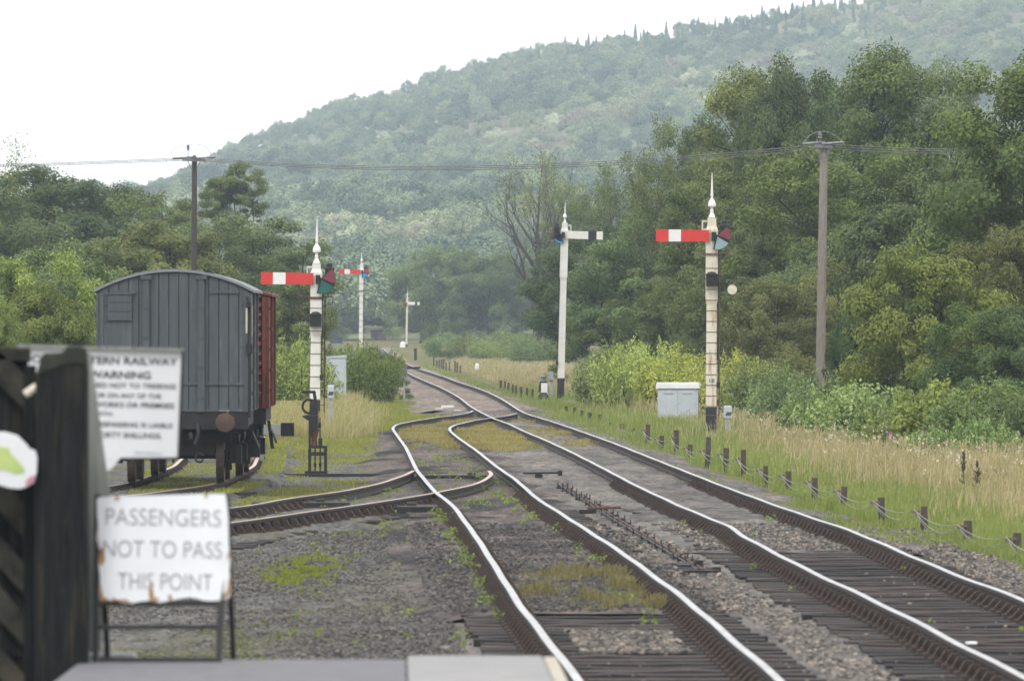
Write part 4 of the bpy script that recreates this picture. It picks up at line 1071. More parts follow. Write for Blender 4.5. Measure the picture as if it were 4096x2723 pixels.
# point lever stand
YG = 73.6 * K
t = thing('lever_stand', 'black cast-iron point lever on an open lattice stand by the siding', 'lever stand', (xat(1256, YG), YG, gz))
k = YG / F; qx = lambda px: (px / 3.486 + 1150 - 1256) * k; qz = lambda py: zat(py / 3.486 + 1500, YG) - gz
b = MB(); b.box((qx(308), -0.1, qz(1030) / 2), (0.05, 0.05, qz(1030))); b.box((qx(530), -0.1, qz(1010) / 2), (0.05, 0.05, qz(1010))); b.box((qx(312), -0.10, qz(830)), (0.045, 0.05, qz(620) - qz(1040)))
b.box((qx(308), 0.25, qz(1030) / 2), (0.05, 0.05, qz(1030))); b.box((qx(530), 0.25, qz(1010) / 2), (0.05, 0.05, qz(1010)))
b.box((qx(425), 0.07, qz(1000)), (qx(548) - qx(295), 0.45, 0.05)); b.box((qx(425), -0.1, qz(1095)), (qx(545) - qx(305), 0.06, 0.075)); b.box((qx(400), 0.05, 0.05), (qx(560) - qx(250), 0.6, 0.12)); b.build('stand', M['black_iron'], t)
b = MB()
for x in (385, 457):
    b.cyl((qx(x), -0.02, 0.1), (qx(x), -0.02, qz(1000)), 0.014); b.box((qx(x), -0.02, qz(1250)), (0.055, 0.05, 0.075))
b.build('drive_rod', M['black_iron'], t)
b = MB(); b.lathe([(0.085, qz(1000)), (0.06, qz(960)), (0.055, qz(880)), (0.085, qz(800)), (0.10, qz(760))], (qx(372), 0, 0), 12); b.build('pedestal', M['rust'], t, smooth=True)
b = MB(); b.box((qx(366), 0, qz(665)), (qx(435) - qx(297), 0.2, qz(560) - qz(770))); b.box((qx(370), 0, qz(455)), (qx(432) - qx(310), 0.18, qz(390) - qz(520))); b.box((qx(366), 0, qz(540)), (qx(430) - qx(310), 0.16, 0.05)); b.prism([(qx(195), qz(572)), (qx(300), qz(545)), (qx(300), qz(640))], -0.05, 0.05); b.build('lever_box', M['black_iron'], t, bevel=0.006)
b = MB(); R = (qx(430) - qx(250)) / 2.1
b.tube([(qx(300) + R * math.cos(a) * 1.05, 0, qz(435) + R * math.sin(a) * 1.1) for a in np.linspace(0.9, 5.0, 16)], 0.024, 7); b.build('guide_hoop', M['black_iron'], t)
b = MB(); b.bar((qx(392), 0, qz(400)), (qx(372), 0, qz(228)), 0.05, 0.06); b.bar((qx(385), 0, qz(235)), (qx(200), 0, qz(235)), 0.05, 0.055); b.build('lever', M['black_iron'], t)
b = MB(); b.cyl((qx(457), -0.05, qz(1000)), (qx(452), -0.05, qz(590)), 0.012); b.box((qx(450), -0.05, qz(700)), (0.05, 0.05, 0.10)); b.box((qx(460), -0.05, qz(930)), (0.075, 0.09, qz(880) - qz(985))); b.build('counterweight', M['black_iron'], t)
b = MB(); b.cyl((qx(415), -0.11, qz(850)), (qx(428), -0.11, qz(480)), 0.009); b.build('copper_pipe', M['rust'], t)
t = tag(MB().box((0, 0, 0.03), (2.9, 0.22, 0.07)).box((1.6, 0.1, 0.05), (0.5, 0.3, 0.08)).build('point_rod', M['black_iron'], None, (xat(1480, YG) - 0.35, YG - 0.5, gz)), 'dark point rod lying on the ground from the lever stand', 'point rod')
tag(MB().box((0, 0, 0.05), (0.90, 0.2, 0.12)).build('timber_baulk', M['oil_timber'], None, (xat(1392, 98.5 * K), 98.5 * K, gz)), 'short dark timber lying in grass behind the grey telephone post', 'timber')

# gradient post with its two arms
YP = 144.0 * K; kp = YP / F
t = thing('gradient_post', 'grey gradient post with dark outstretched arms beside the far track', 'gradient post', (xat(1617, YP), YP, gz))
b = MB(); b.lathe([(0.035, 0), (0.032, hz(1510, YP))], (0, 0, 0), 8); b.lathe([(0.04, hz(1522, YP)), (0.10, hz(1510, YP)), (0.10, hz(1506, YP))], (0, 0, 0), 8); b.build('post', M['conc_grey'], t)
b = MB(); b.prism([(-0.12, hz(1506, YP)), (0.12, hz(1506, YP)), (0.10, hz(1470, YP)), (-0.13, hz(1470, YP))], -0.05, 0.05); b.build('head', M['galv'], t)
b = MB(); b.bar((-0.09, -0.06, hz(1478, YP)), (0.06, -0.06, hz(1500, YP)), 0.01, 0.03); b.build('numeral', M['ink'], t)
b = MB(); b.bar((-0.32, 0, hz(1469, YP)), (-0.05, 0, hz(1468, YP)), 0.06, 0.03); b.build('arm', M['black_paint'], t)
b = MB(); b.box((0.35, 0, hz(1471, YP)), (0.52, 0.06, 0.075)); b.build('arm', M['black_paint'], t)
YK = 334.0 * K
t = thing('timber_post', 'short black timber post in the dry grass by the far bend', 'post', (xat(1662, YK), YK, ground_z(YK)), 0, None)
b = MB(); b.box((0, 0, 0.5), (0.23, 0.2, 1.05)); b.box((-0.14, -0.02, 0.93), (0.06, 0.05, 0.12)); b.build('post', M['black_timber'], t, bevel=0.01)
tag(MB().lathe([(0.14, 0), (0.13, 0.35), (0.06, 0.42)], (0, 0, 0), 6).build('marker_post', M['clean_white'], None, (xat(1908, 246 * K), 246 * K, gz + 0.15)), 'tiny white marker stub in the long grass', 'marker post')
tag(MB().lathe([(0.35, 0), (0.3, 0.5), (0.1, 0.65)], (0, 0, 0), 6).build('marker_post', M['pale_lid'], None, (xat(1612, YD), YD, gd)), 'pale block at the foot of the distant small signal', 'marker post')

# overhead line
def line_pole(label, px_base, px_top, Y, ytop, r0, r1, wood, arm_px, arm_y, pin_px, pin_y, arch, loops):
    Y = Y * K; h = hz(ytop, Y); dx = xat(px_top, Y) - xat(px_base, Y); k = Y / F
    t = thing('utility_pole', label, 'utility pole', (xat(px_base, Y), Y, gz), 0, 'poles of the overhead line')
    L = lambda x, y: (xat(x, Y) - xat(px_base, Y), -r1 - 0.06, zat(y, Y) - gz)
    b = MB(); b.tube([(0, 0, -0.2), (dx * 0.5, 0, h * 0.5), (dx, 0, h - 0.12), (dx, 0, h)], [r0, (r0 + r1) / 2, r1, r1 * 0.5], 14); b.build('pole', M[wood], t, smooth=True)
    a = MB(); p0, p1 = L(arm_px[0], arm_y), L(arm_px[1], arm_y + 3); a.bar(p0, p1, 0.10, 0.11); a.build('crossarm', M['galv'], t)
    br = MB(); yb = arm_y + 52 * 130 * K / Y
    for sx, ax in ((-1, 0.2), (1, 0.8)):
        br.bar((p0[0] + (p1[0] - p0[0]) * ax, p0[1] + 0.03, p0[2]), (dx + sx * r1 * 0.8, p0[1], zat(yb, Y) - gz), 0.05, 0.03)
    br.build('brace', M['galv'], t)
    for i in range(6):
        x = p0[0] - 0.25 + (p1[0] - p0[0] + 0.5) * i / 5
        q = MB(); q.tube([(x - 0.16, p0[1] - 0.05 + 0.14 * (i % 3), p0[2] + 0.06 + 0.02 * (i % 3)), (x + 0.16, p0[1] - 0.05 + 0.14 * (i % 3), p0[2] + 0.07 + 0.02 * (i % 3))], 0.045, 8); q.build('insulator', M['galv'], t)
    pn = MB(); pp = L(pin_px, pin_y); pn.cyl((pp[0], pp[1], p0[2]), pp, 0.016, None, 6); pn.lathe([(0.03, -0.22), (0.07, -0.2), (0.05, -0.14), (0.07, -0.10), (0.06, -0.03), (0.05, 0.0)], pp, 10); pn.build('pin_insulator', M['galv'], t)
    def curve(pts):
        P = np.array(pts, float); u = np.linspace(0, 1, len(P)); uu = np.linspace(0, 1, 20)
        cx = np.polyfit(u, P[:, 0], min(4, len(P) - 1)); cy = np.polyfit(u, P[:, 1], min(4, len(P) - 1))
        return [L(x, y) for x, y in zip(np.polyval(cx, uu), np.polyval(cy, uu))]
    j = MB(); j.tube(curve(arch), 0.011, 5); j.build('jumper_wire', M['wire'], t)
    for lp in loops: j = MB(); j.tube(curve(lp), 0.009, 5); j.build('jumper_wire', M['wire'], t)
line_pole('weathered grey pole of the overhead line in front of the right-hand trees', 3279, 3296, 126, 572, 0.165, 0.125, 'pole_wood', (3258, 3328), 584, 3278, 529, [(3214, 578), (3228, 552), (3278, 527), (3335, 540), (3378, 582)], [[(3199, 594), (3216, 620), (3252, 640), (3310, 639)]])
line_pole('dark brown pole of the overhead line behind the grey van', 773, 778, 163, 622, 0.135, 0.11, 'pole_dark', (730, 824), 640, 753, 581, [(694, 626), (700, 594), (755, 580), (810, 582), (848, 625)], [[(668, 640), (680, 672), (720, 702), (766, 706)], [(790, 704), (830, 700), (862, 670), (870, 640)]])
for i, (z_off, yo) in enumerate(((0.0, 0.0), (0.06, 0.16), (0.0, 0.32))):
    PL = Vector((xat(774, 163 * K), 163 * K + yo, zat(630 + 5 * i, 163 * K))); PRr = Vector((xat(3292, 126 * K), 126 * K + yo, zat(577 + 9 * i, 126 * K)))
    PE = Vector((xat(4330, 152 * K), 152 * K + yo, zat(592 + 8 * i, 152 * K))); PW = Vector((xat(-1900, 250 * K), 250 * K + yo, zat(632 + 2 * i, 250 * K)))
    w = MB(); pts = []
    for A, B, sag in ((PW, PL, 0.5), (PL, PRr, 0.55), (PRr, PE, 0.12)):
        for q in np.linspace(0, 1, 25)[(0 if not pts else 1):]: pts.append(A.lerp(B, q) - Vector((0, 0, sag * 4 * q * (1 - q))))
    w.tube(pts, 0.013, 5)
    tag(w.build('overhead_wire', M['wire_dark']), 'thin bare wire strung between the two overhead line poles', 'wire', 'wires of the overhead line')

# stakes that carry the signal wires along the right-hand verge
ST = [(4215, 2290, 2176), (4069, 2241, 2130), (3871, 2190, 2081), (3697, 2132, 2024), (3528, 2097, 1988), (3375, 2050, 1945), (3259, 2011, 1910), (3154, 1976, 1884), (3062, 1951, 1863), (2974, 1909, 1798), (2902, 1889, 1791), (2829, 1873, 1747), (2762, 1840, 1777), (2705, 1814, 1720), (2645, 1800, 1742), (2590, 1778, 1697),
      (2537, 1734, 1713), (2488, 1716, 1694), (2444, 1705, 1688), (2402, 1690, 1658), (2361, 1682, 1649), (2328, 1672, 1641), (2297, 1661, 1629), (2266, 1652, 1624), (2240, 1643, 1630)]
FAR = [(2130, 1597), (2108, 1592), (2085, 1588), (2064, 1581), (2051, 1575), (2034, 1568), (2020, 1562), (2003, 1557), (1842, 1493), (1829, 1490), (1820, 1488), (1798, 1484), (1784, 1480), (1774, 1476), (1766, 1474), (1757, 1472), (1748, 1470), (1735, 1466)]
def stake_mesh(h, seed):
    r = np.random.default_rng(seed); b = MB(); b.lathe([(0.047, -0.1), (0.046, h * 0.6), (0.042 + r.uniform(-0.005, 0.005), h)], (0, 0, 0), 4, True)
    o = b.build('stake', M['stake_wood']); me = o.data; bpy.data.objects.remove(o); return me
pb = MB(); pb.box((-0.09, -0.03, 0), (0.14, 0.04, 0.026)); pb.cyl((-0.14, -0.065, -0.01), (-0.14, -0.03, -0.01), 0.028, None, 8); pb.bar((-0.10, -0.03, -0.02), (-0.02, -0.03, -0.12), 0.03, 0.025)
PULL = pb.build('pulley', M['strap']); PULLM = PULL.data; bpy.data.objects.remove(PULL)
ordw = ['nearest', 'second', 'third', 'fourth', 'fifth', 'sixth', 'seventh', 'eighth', 'ninth', 'tenth', 'eleventh', 'twelfth', 'thirteenth', 'fourteenth', 'fifteenth', 'sixteenth']
pul = []
for i, (px, pb_, pt) in enumerate(ST):
    X, Y = at(px, pb_, gz); h = (pb_ - pt) * Y / F
    tall = h > 0.55
    lab = ('%s %swooden wire stake counted from the near end of the verge row' % (ordw[i], 'tall ' if tall else 'short ')) if i < 16 else 'low wooden stake half hidden in the green grass towards the cabinet'
    t = thing('wire_stake', lab, 'stake', (X, Y, gz), rs.uniform(-0.4, 0.4), 'stakes carrying the signal wires', ry=rs.normal(0, 0.03))
    link('post', stake_mesh(h, i), t)
    if i < 19:
        zw = min(h - 0.07, 0.36); link('pulley', PULLM, t, (0, 0, zw)); pul.append((X - 0.14, Y - 0.06, gz + zw))
for (px, pb_) in FAR:
    X, Y = at(px, pb_, gz); t = thing('wire_stake', 'tiny dark stake in the far part of the verge row', 'stake', (X, Y, gz), rs.uniform(-0.4, 0.4), 'stakes carrying the signal wires')
    link('post', stake_mesh((0.42 if pb_ > 1550 else rs.uniform(0.5, 0.75)), pb_), t)
for k, (dz, sag, lab) in enumerate(((0.02, 0.09, 'upper pale signal wire sagging from stake to stake'), (-0.03, 0.15, 'lower pale signal wire sagging from stake to stake'))):
    w = MB(); pts = []
    for A, B in zip(pul[:-1], pul[1:]):
        A, B = Vector(A), Vector(B)
        for q in np.linspace(0, 1, 9)[(0 if not pts else 1):]: pts.append(A.lerp(B, q) + Vector((0.03 * k, 0, dz - sag * 4 * q * (1 - q))))
    w.tube(pts, 0.0055, 5); tag(w.build('signal_wire', M['wire']), lab, 'wire', 'signal wires on the stakes')
# loose ends of cord hanging from the near stakes
for i in range(0, 9):
    X, Y, Z = pul[i]; w = MB(); L = rs.uniform(0.2, 0.32)
    w.tube([(X - 0.01, Y, Z), (X + 0.05, Y - 0.03, Z - L * 0.4), (X + 0.13 + 0.05 * rs.uniform(), Y - 0.05, Z - L)], 0.006, 4)
    tag(w.build('cord', M['wire']), 'loose cord end hanging from a near wire stake', 'cord', 'cord ends on the stakes')

# point rodding between the two lines
R0, R1 = at(2230, 1925, -0.12), at(2790, 2262, -0.12)
for k in range(2):
    w = MB(); w.tube([(R0[0] + 0.07 * k, R0[1], -0.16), ((R0[0] + R1[0]) / 2 + 0.07 * k - 0.04, (R0[1] + R1[1]) / 2, -0.155), (R1[0] + 0.07 * k, R1[1], -0.16)], 0.013, 6)
    tag(w.build('point_rod', M['rust'] if k else M['black_iron']), ('rusty right-hand' if k else 'blackened left-hand') + ' point rod of the pair running between the two lines', 'point rod', 'point rods between the lines')
sb = MB(); sb.box((0, 0, 0.02), (0.36, 0.12, 0.05))
for x in (-0.15, -0.01, 0.13): sb.box((x, 0, 0.11), (0.022, 0.07, 0.2))
sb.cyl((-0.15, 0, 0.10), (0.13, 0, 0.10), 0.032, None, 8)
STOOL = sb.build('rod_roller', M['black_iron']); STOOLM = STOOL.data; bpy.data.objects.remove(STOOL)
for i in range(22):
    q = (i + 0.5 + rs.uniform(-0.3, 0.3)) / 22; o = link('rod_roller', STOOLM, None, (R0[0] + (R1[0] - R0[0]) * q + 0.05, R0[1] + (R1[1] - R0[1]) * q, -0.215)); o.rotation_euler = (0, 0, rs.normal(0, 0.06)); o.scale = (0.62, 1, rs.uniform(0.35, 0.6))
    tag(o, 'small black roller stool under the point rods', 'rod roller', 'rollers under the point rods')
cxk, cyk = at(2715, 2250, -0.12)
t = thing('point_crank', 'black iron crank frame at the near end of the point rods', 'point crank', (cxk, cyk, -0.21), 0.12)
t.scale = (1, K, 0.55)
b = MB(); b.box((0.02, 0, 0.05), (0.40, 0.22, 0.05)); b.box((0.1, 0.1, 0.1), (0.18, 0.2, 0.05)); b.build('base_plate', M['black_iron'], t)
b = MB(); b.tube([(-0.36, -0.30, 0.06), (-0.24, 0.10, 0.10), (-0.05, 0.2, 0.12), (0.30, 0.2, 0.13)], 0.026, 7); b.cyl((0.30, 0.2, 0.05), (0.30, 0.2, 0.2), 0.05); b.build('crank_arm', M['black_iron'], t)
b = MB(); b.bar((-0.25, -0.55, 0.05), (0.26, -0.65, 0.06), 0.09, 0.05); b.cyl((0.30, -0.45, 0.0), (0.30, -0.45, 0.13), 0.05); b.tube([(-0.30, -0.32, 0.05), (-0.1, -0.42, 0.07), (0.30, -0.45, 0.1)], 0.02, 6); b.build('crank_arm', M['black_iron'], t)
X, Y = at(2155, 1898, -0.15)
t = thing('point_crank', 'small black crank and stretcher at the far end of the point rods', 'point crank', (X, Y, -0.2), 0.0)
b = MB(); b.box((0, 0, 0.03), (0.14, 0.4, 0.07)); b.build('base_plate', M['black_iron'], t); b = MB(); b.cyl((-0.3, 0, 0.08), (0.42, 0.0, 0.09), 0.02); b.box((0.4, 0, 0.08), (0.08, 0.2, 0.1)); b.build('crank_arm', M['black_iron'], t)
X, Y = at(2270, 2040, -0.15)
t = thing('point_crank', 'oily black crank midway along the point rods', 'point crank', (xat(2350, Y), Y, -0.2), 0.0)
b = MB(); b.box((0, 0, 0.03), (0.26, 0.5, 0.07)); b.build('base_plate', M['black_iron'], t); b = MB(); b.cyl((0, 0, 0.08), (0.5, 0.1, 0.09), 0.02); b.build('crank_arm', M['rust'], t)
# turnout stretcher and the planks beside the spur
for (x0, x1, yy, z, w, lab) in ((1700, 1965, 1899, -0.10, 0.3, 'black cover plate of the turnout stretcher under the loop line'), (1010, 1395, 2006, -0.08, 0.5, 'long black timber lying between the spur rails'), (1400, 1750, 2021, -0.09, 0.7, 'gritty black timber by the spur crossing the loop line')):
    A, B = at(x0, yy, z), at(x1, yy + 3, z); X = (A[0] + B[0]) / 2
    b = MB(); b.box((0, 0, -0.05), (abs(B[0] - A[0]), w * K, 0.13)); b.box((abs(B[0] - A[0]) * 0.2, 0, 0.035), (0.14, w * 0.6, 0.05)); tag(b.build('timber_baulk', M['oil_timber'], None, (X, A[1], z - 0.015), bevel=0.008), lab, 'timber')
# a few pale odds and ends on the ground
for (px, py, L, h, lab, rz) in ((1757, 1633, 0.30, 0.06, 'small white board end left of the white boards', 0.1), (1790, 1628, 0.45, 0.11, 'white painted boards dumped beside the far track', -0.1), (1830, 1640, 0.25, 0.05, 'white board end right of the white boards', 0.3), (3885, 2570, 0.10, 0.025, 'crumpled pale litter on the main line sleepers', 0.3)):
    X, Y = at(px, py, -0.15); b = MB(); b.box((0, 0, h / 2), (L, 0.12, h)); b.box((L * 0.2, 0.05, h * 0.6), (L * 0.5, 0.1, h * 0.9), 0.3)
    tag(b.build('board' if L < 1 and py < 2000 else 'litter', M['sign_white'], None, (X, Y, -0.20 if py < 2000 else -0.165), bevel=0.01), lab, 'board' if py < 2000 else 'litter'); 
# distant hut and shed
YH = 480.0 * K; gh = zat(1374, YH)
t = thing('brick_hut', 'small dark brick hut beyond the bend with flat overhanging roof', 'hut', (xat(1515, YH), YH, gh), 0.0)
b = MB(); b.box((0, 0, 0.62), (1.95, 2.0, 1.9)); b.build('wall', M['brick'], t); b = MB(); b.box((0.02, 0, 1.63), (2.35, 2.3, 0.12)); b.box((0.7, 0, 1.85), (0.2, 0.2, 0.35)); b.build('roof', M['slate'], t); b = MB(); b.box((-0.45, -1.01, 0.5), (0.6, 0.04, 1.5)); b.build('door', M['stake_wood'], t)
YU = 450.0 * K; gu = zat(1372, YU)
t = thing('blue_shed', 'far blue gabled shed with dark sloping roof edge behind the green-lens signal', 'shed', (xat(1347, YU), YU, gu), 0.0)
b = MB(); b.prism([(-0.75, -0.5), (0.65, -0.5), (0.65, 0.75), (0.0, 1.2), (-0.75, 0.95)], 0, 2.5); b.build('wall', M['blue_sheet'], t); b = MB(); b.bar((-0.1, 0.5, 1.3), (0.75, 0.5, 0.80), 2.6, 0.12); b.build('roof', M['slate'], t)
# ------------------------------------------------------------------ goods vans
def arc_roof(b, hw, eave, crest, y0, y1, th, n=14):
    R = (hw * hw + (crest - eave) ** 2) / (2 * (crest - eave)); cz = crest - R; a = math.asin(hw / R)
    top = [(R * math.sin(-a + 2 * a * i / n), cz + R * math.cos(-a + 2 * a * i / n)) for i in range(n + 1)]
    b.prism(top + [(x, z - th) for x, z in reversed(top)], y0, y1)
    return lambda x: cz + math.sqrt(R * R - x * x)

def goods_van(label, loc, rz, L, body, end_style, eave=3.22, crest=3.58):
    t = thing('goods_van', label, 'railway van', loc, rz, 'vans on the siding'); W, zb = 2.50, 1.20; hw = W / 2
    bm = M[body]
    rf = MB(); zt = arc_roof(rf, hw + 0.09, eave + 0.01, crest, -0.06, L + 0.06, 0.045); rf.build('roof', M['roof_grey'] if body == 'van_grey' else bm, t)
    b = MB()
    top = [(x, zt(x) - 0.05) for x in np.linspace(-hw, hw, 13)]
    b.prism([(-hw, zb), (hw, zb)] + top[::-1], 0.02, L - 0.02)
    if end_style == 'planks':
        n = 15; w = W / n
        for y in (0.005,):
            for i in range(n):
                x = -hw + (i + 0.5) * w; b.prism([(x - w / 2 + 0.008, zb + 0.0), (x + w / 2 - 0.008, zb), (x + w / 2 - 0.008, zt(x + w / 2 - 0.01) - 0.07), (x - w / 2 + 0.008, zt(x - w / 2 + 0.01) - 0.07)], y - 0.018, y + 0.016)
    else:
        for i in range(11):
            z = zb + 0.25 + i * 0.17; b.cyl((-hw + 0.1, 0.0, z), (hw - 0.1, 0.0, z), 0.045, None, 8)
    for sx in (-1, 1):                                        # planked sides with their ironwork
        m = int(L / 0.17)
        for i in range(m):
            y = 0.1 + (i + 0.5) * (L - 0.2) / m; b.box((sx * (hw + 0.004), y, (zb + eave) / 2), (0.028, (L - 0.2) / m - 0.010, eave - zb - 0.04))
    b.build('body', bm, t)
    for sx in (-1, 1):
        f = MB(); f.box((sx * (hw - 0.035), -0.02, (zb + eave) / 2 - 0.02), (0.085, 0.04, eave - zb - 0.03)); f.box((sx * (hw + 0.016), 0.045, (zb + eave) / 2 - 0.02), (0.055, 0.17, eave - zb - 0.04)); f.build('corner_iron', bm, t)
        for y in (L * 0.32, L * 0.68): MB().box((sx * (hw + 0.035), y, (zb + eave) / 2), (0.05, 0.09, eave - zb - 0.05)).build('side_post', bm, t)
    if end_style == 'planks':
        MB().box((0, -0.026, 1.665), (W - 0.17, 0.026, 0.035)).build('end_rail', bm, t); MB().box((0.0, -0.024, zb + 0.03), (W - 0.16, 0.03, 0.05)).build('end_rail', bm, t)
        MB().box((0.84, -0.026, eave - 0.02), (0.50, 0.03, 0.05)).build('end_rail', bm, t); MB().box((-0.84, -0.026, eave - 0.03), (0.42, 0.03, 0.05)).build('end_rail', bm, t)
    for i in range(5): MB().box((hw + 0.045, L * 0.16, zb + 0.3 + 0.36 * i), (0.06, 0.2, 0.07)).build('hinge', bm, t)
    for sx in (-1, 1):
        s = MB(); x = sx * 0.46
        if end_style == 'planks':
            s.prism([(x - 0.06, zb), (x + 0.06, zb), (x + 0.05, zt(x) - 0.10), (x - 0.05, zt(x) - 0.10)], -0.09, -0.008)
            s.box((x, -0.06, zt(x) - 0.10), (0.18, 0.10, 0.07))
        else: s.box((x * 1.7, -0.05, (zb + eave) / 2), (0.10, 0.09, eave - zb))
        for z in (1.45, 1.95, 2.45, 2.95): s.cyl((x, -0.12, z), (x, -0.08, z), 0.025, None, 6)
        s.build('end_stanchion', bm, t)
        bo = MB()
        for z in (1.40, 1.85, 2.3, 2.72, 3.0): bo.cyl((sx * (hw - 0.12), -0.035, z), (sx * (hw - 0.12), -0.008, z), 0.022, None, 6)
        bo.build('bolt_row', bm, t)
    if end_style == 'planks':
        v = MB(); v.box((-0.90, -0.035, 2.95), (0.40, 0.03, 0.44))
        for z in (2.80, 2.95, 3.10): v.prism([(-1.10, z - 0.075), (-0.70, z - 0.075), (-0.70, z + 0.065), (-1.10, z + 0.065)], -0.075, -0.045)
        v.box((-0.90, -0.06, 3.17), (0.44, 0.07, 0.025)); v.build('ventilator', bm, t)
        v = MB(); v.box((-0.90, -0.022, 2.38), (0.42, 0.02, 0.66)); v.build('end_panel', bm, t)
        v = MB(); v.tube([(hw + 0.01, -0.09, 1.1), (hw + 0.02, -0.09, 1.9), (hw + 0.0, -0.09, 2.3), (hw + 0.02, -0.07, 3.0), (hw - 0.03, -0.05, 3.12)], 0.024, 7); v.box((hw + 0.01, -0.09, 2.25), (0.10, 0.08, 0.16)); v.box((hw + 0.0, -0.09, 2.98), (0.08, 0.06, 0.08)); v.build('brake_pipe', M['black_iron'], t)
        v = MB(); v.box((hw - 0.035, -0.045, 2.72), (0.03, 0.012, 0.42)); v.build('white_mark', M['disc_pale'], t); v = MB(); v.box((hw + 0.055, 0.05, 2.72), (0.012, 0.03, 0.5)); v.build('white_mark', M['disc_pale'], t)
        v = MB(); v.box((0.84, -0.05, zb + 0.02), (0.18, 0.08, 0.03)); v.box((0.9, -0.05, zb - 0.03), (0.03, 0.06, 0.1)); v.build('lamp_iron', M['galv'], t)
    u = MB(); u.box((0, 0.04, 1.055), (W - 0.02, 0.13, 0.285))
    for sx in (-1, 1): u.box((sx * (hw - 0.12), L / 2, 1.07), (0.09, L, 0.24))
    u.box((0, L / 2, 0.96), (0.5, L * 0.9, 0.1)); u.box((0, 1.5, 0.62), (1.5, 0.12, 0.27)); u.box((0, 2.2, 0.60), (1.9, 0.3, 0.3))
    u.box((0, 0.62, 0.80), (1.9, 0.10, 0.24)); u.box((0, L / 2, 0.70), (1.2, L * 0.5, 0.42)); u.box((0, 0.75, 0.60), (1.34, 0.12, 0.26))
    u.build('underframe', M['underframe'], t)
    for sx in (-1, 1):
        q = MB(); q.cyl((sx * 0.865, -0.02, 1.02), (sx * 0.865, -0.32, 1.02), 0.10, 0.075, 14); bo = q.build('buffer', M['underframe'], t)
        q = MB(); q.lathe([(0.155, 0), (0.165, 0.02), (0.15, 0.045), (0.08, 0.06), (0.01, 0.065)], (0, 0, 0), 24); ho = q.build('buffer_head', M['buffer_rust'], bo, (sx * 0.865, -0.33, 1.02), smooth=True); ho.rotation_euler = (PI / 2, 0, 0)
    q = MB(); q.box((0, -0.05, 1.02), (0.2, 0.08, 0.22)); q.tube([(0, -0.06, 1.0), (0, -0.2, 1.02), (0, -0.24, 0.94), (0, -0.19, 0.90)], 0.025, 6)
    for i in range(3): q.tube([(0.045 * math.cos(a) * (1 if i % 2 else 0.2), -0.2 + 0.045 * math.cos(a) * (0.2 if i % 2 else 1), 0.80 - 0.17 * i + 0.10 * math.sin(a)) for a in np.linspace(0, 2 * PI, 12)], 0.014, 5)
    q.build('coupling', M['black_iron'], t)
    q = MB(); q.tube([(0.40, -0.05, 1.0), (0.42, -0.14, 0.85), (0.36, -0.16, 0.66), (0.30, -0.14, 0.75), (0.28, -0.1, 0.85)], 0.035, 8)
    q.tube([(0.43 + 0.07 * math.cos(a), -0.1, 0.44 + 0.075 * math.sin(a)) for a in np.linspace(0.4, 2 * PI - 0.4, 12)], 0.018, 6); q.build('brake_hose', M['black_iron'], t)
    for ya in (1.1, L - 1.1):
        ax = MB(); ax.cyl((-1.0, ya, 0.46), (1.0, ya, 0.46), 0.06, None, 10); ax.build('axle', M['underframe'], t)
        for sx in (-1, 1):
            w = MB(); w.cyl((sx * 0.68, ya, 0.46), (sx * 0.70, ya, 0.46), 0.49, None, 32); w.cyl((sx * 0.70, ya, 0.46), (sx * 0.81, ya, 0.46), 0.46, 0.455, 32); w.cyl((sx * 0.81, ya, 0.46), (sx * 0.86, ya, 0.46), 0.10, None, 14)
            w.build('wheel', [M['wheel_tread']], t)
            g = MB(); g.box((sx * 1.0, ya, 0.48), (0.2, 0.26, 0.30)); g.build('axlebox', M['underframe'], t)
            g = MB()
            for k in range(5): g.box((sx * 1.02, ya, 0.68 + 0.03 * k), (0.09, 1.0 - 0.18 * (4 - k), 0.024))
            for k in (-1, 1): g.bar((sx * 0.98, ya + k * 0.12, 0.4), (sx * 0.98, ya + k * 0.34, 0.95), 0.03, 0.02); g.box((sx * 1.02, ya + k * 0.5, 0.88), (0.08, 0.06, 0.14))
            g.build('leaf_spring', M['underframe'], t)
    h = MB(); h.bar((hw + 0.02, 1.3, 0.85), (hw + 0.04, L - 0.6, 0.55), 0.025, 0.06); h.bar((hw - 0.05, L * 0.55, 0.95), (hw + 0.02, L * 0.55, 0.45), 0.03, 0.06); h.box((0.86, 1.9, 0.4), (0.1, 0.12, 0.4)); h.bar((hw - 0.35, 0.15, 0.9), (hw - 0.45, 1.0, 0.15), 0.02, 0.02); h.build('brake_lever', M['black_iron'], t)
    return t
goods_van('grey planked goods van with curved roof and rusty round buffer', (-5.64, 64.0 * K, 0.0), 0.002, 5.3, 'van_grey', 'planks')
goods_van('rusty red goods van coupled behind the grey van', (-5.53, 64.0 * K + 6.6, 0.0), 0.002, 5.6, 'van_red', 'ribs', 3.18, 3.36)
t = thing('buffer_stop', 'grey timber stop beam with dark square end sticking out beside the red van', 'buffer stop', (-6.2, 77 * K, 0))
b = MB(); b.box((0.56, 0.0, zat(1717, 77 * K)), (2.2, 0.24, 0.22)); b.build('beam', M['grey_timber'], t, bevel=0.01)
b = MB(); xe = xat(1150, 77 * K) + 6.2; b.box((xe, 0.0, zat(1717, 77 * K)), (0.26, 0.28, 0.265)); b.box((xe, -0.145, zat(1717, 77 * K)), (0.15, 0.012, 0.15)); b.build('end_cap', M['black_timber'], t, bevel=0.01)
b = MB(); b.box((-0.2, 0.3, 0.2), (0.22, 0.22, 0.9)); b.box((1.1, 0.3, 0.2), (0.22, 0.22, 0.9)); b.build('post', M['grey_timber'], t)

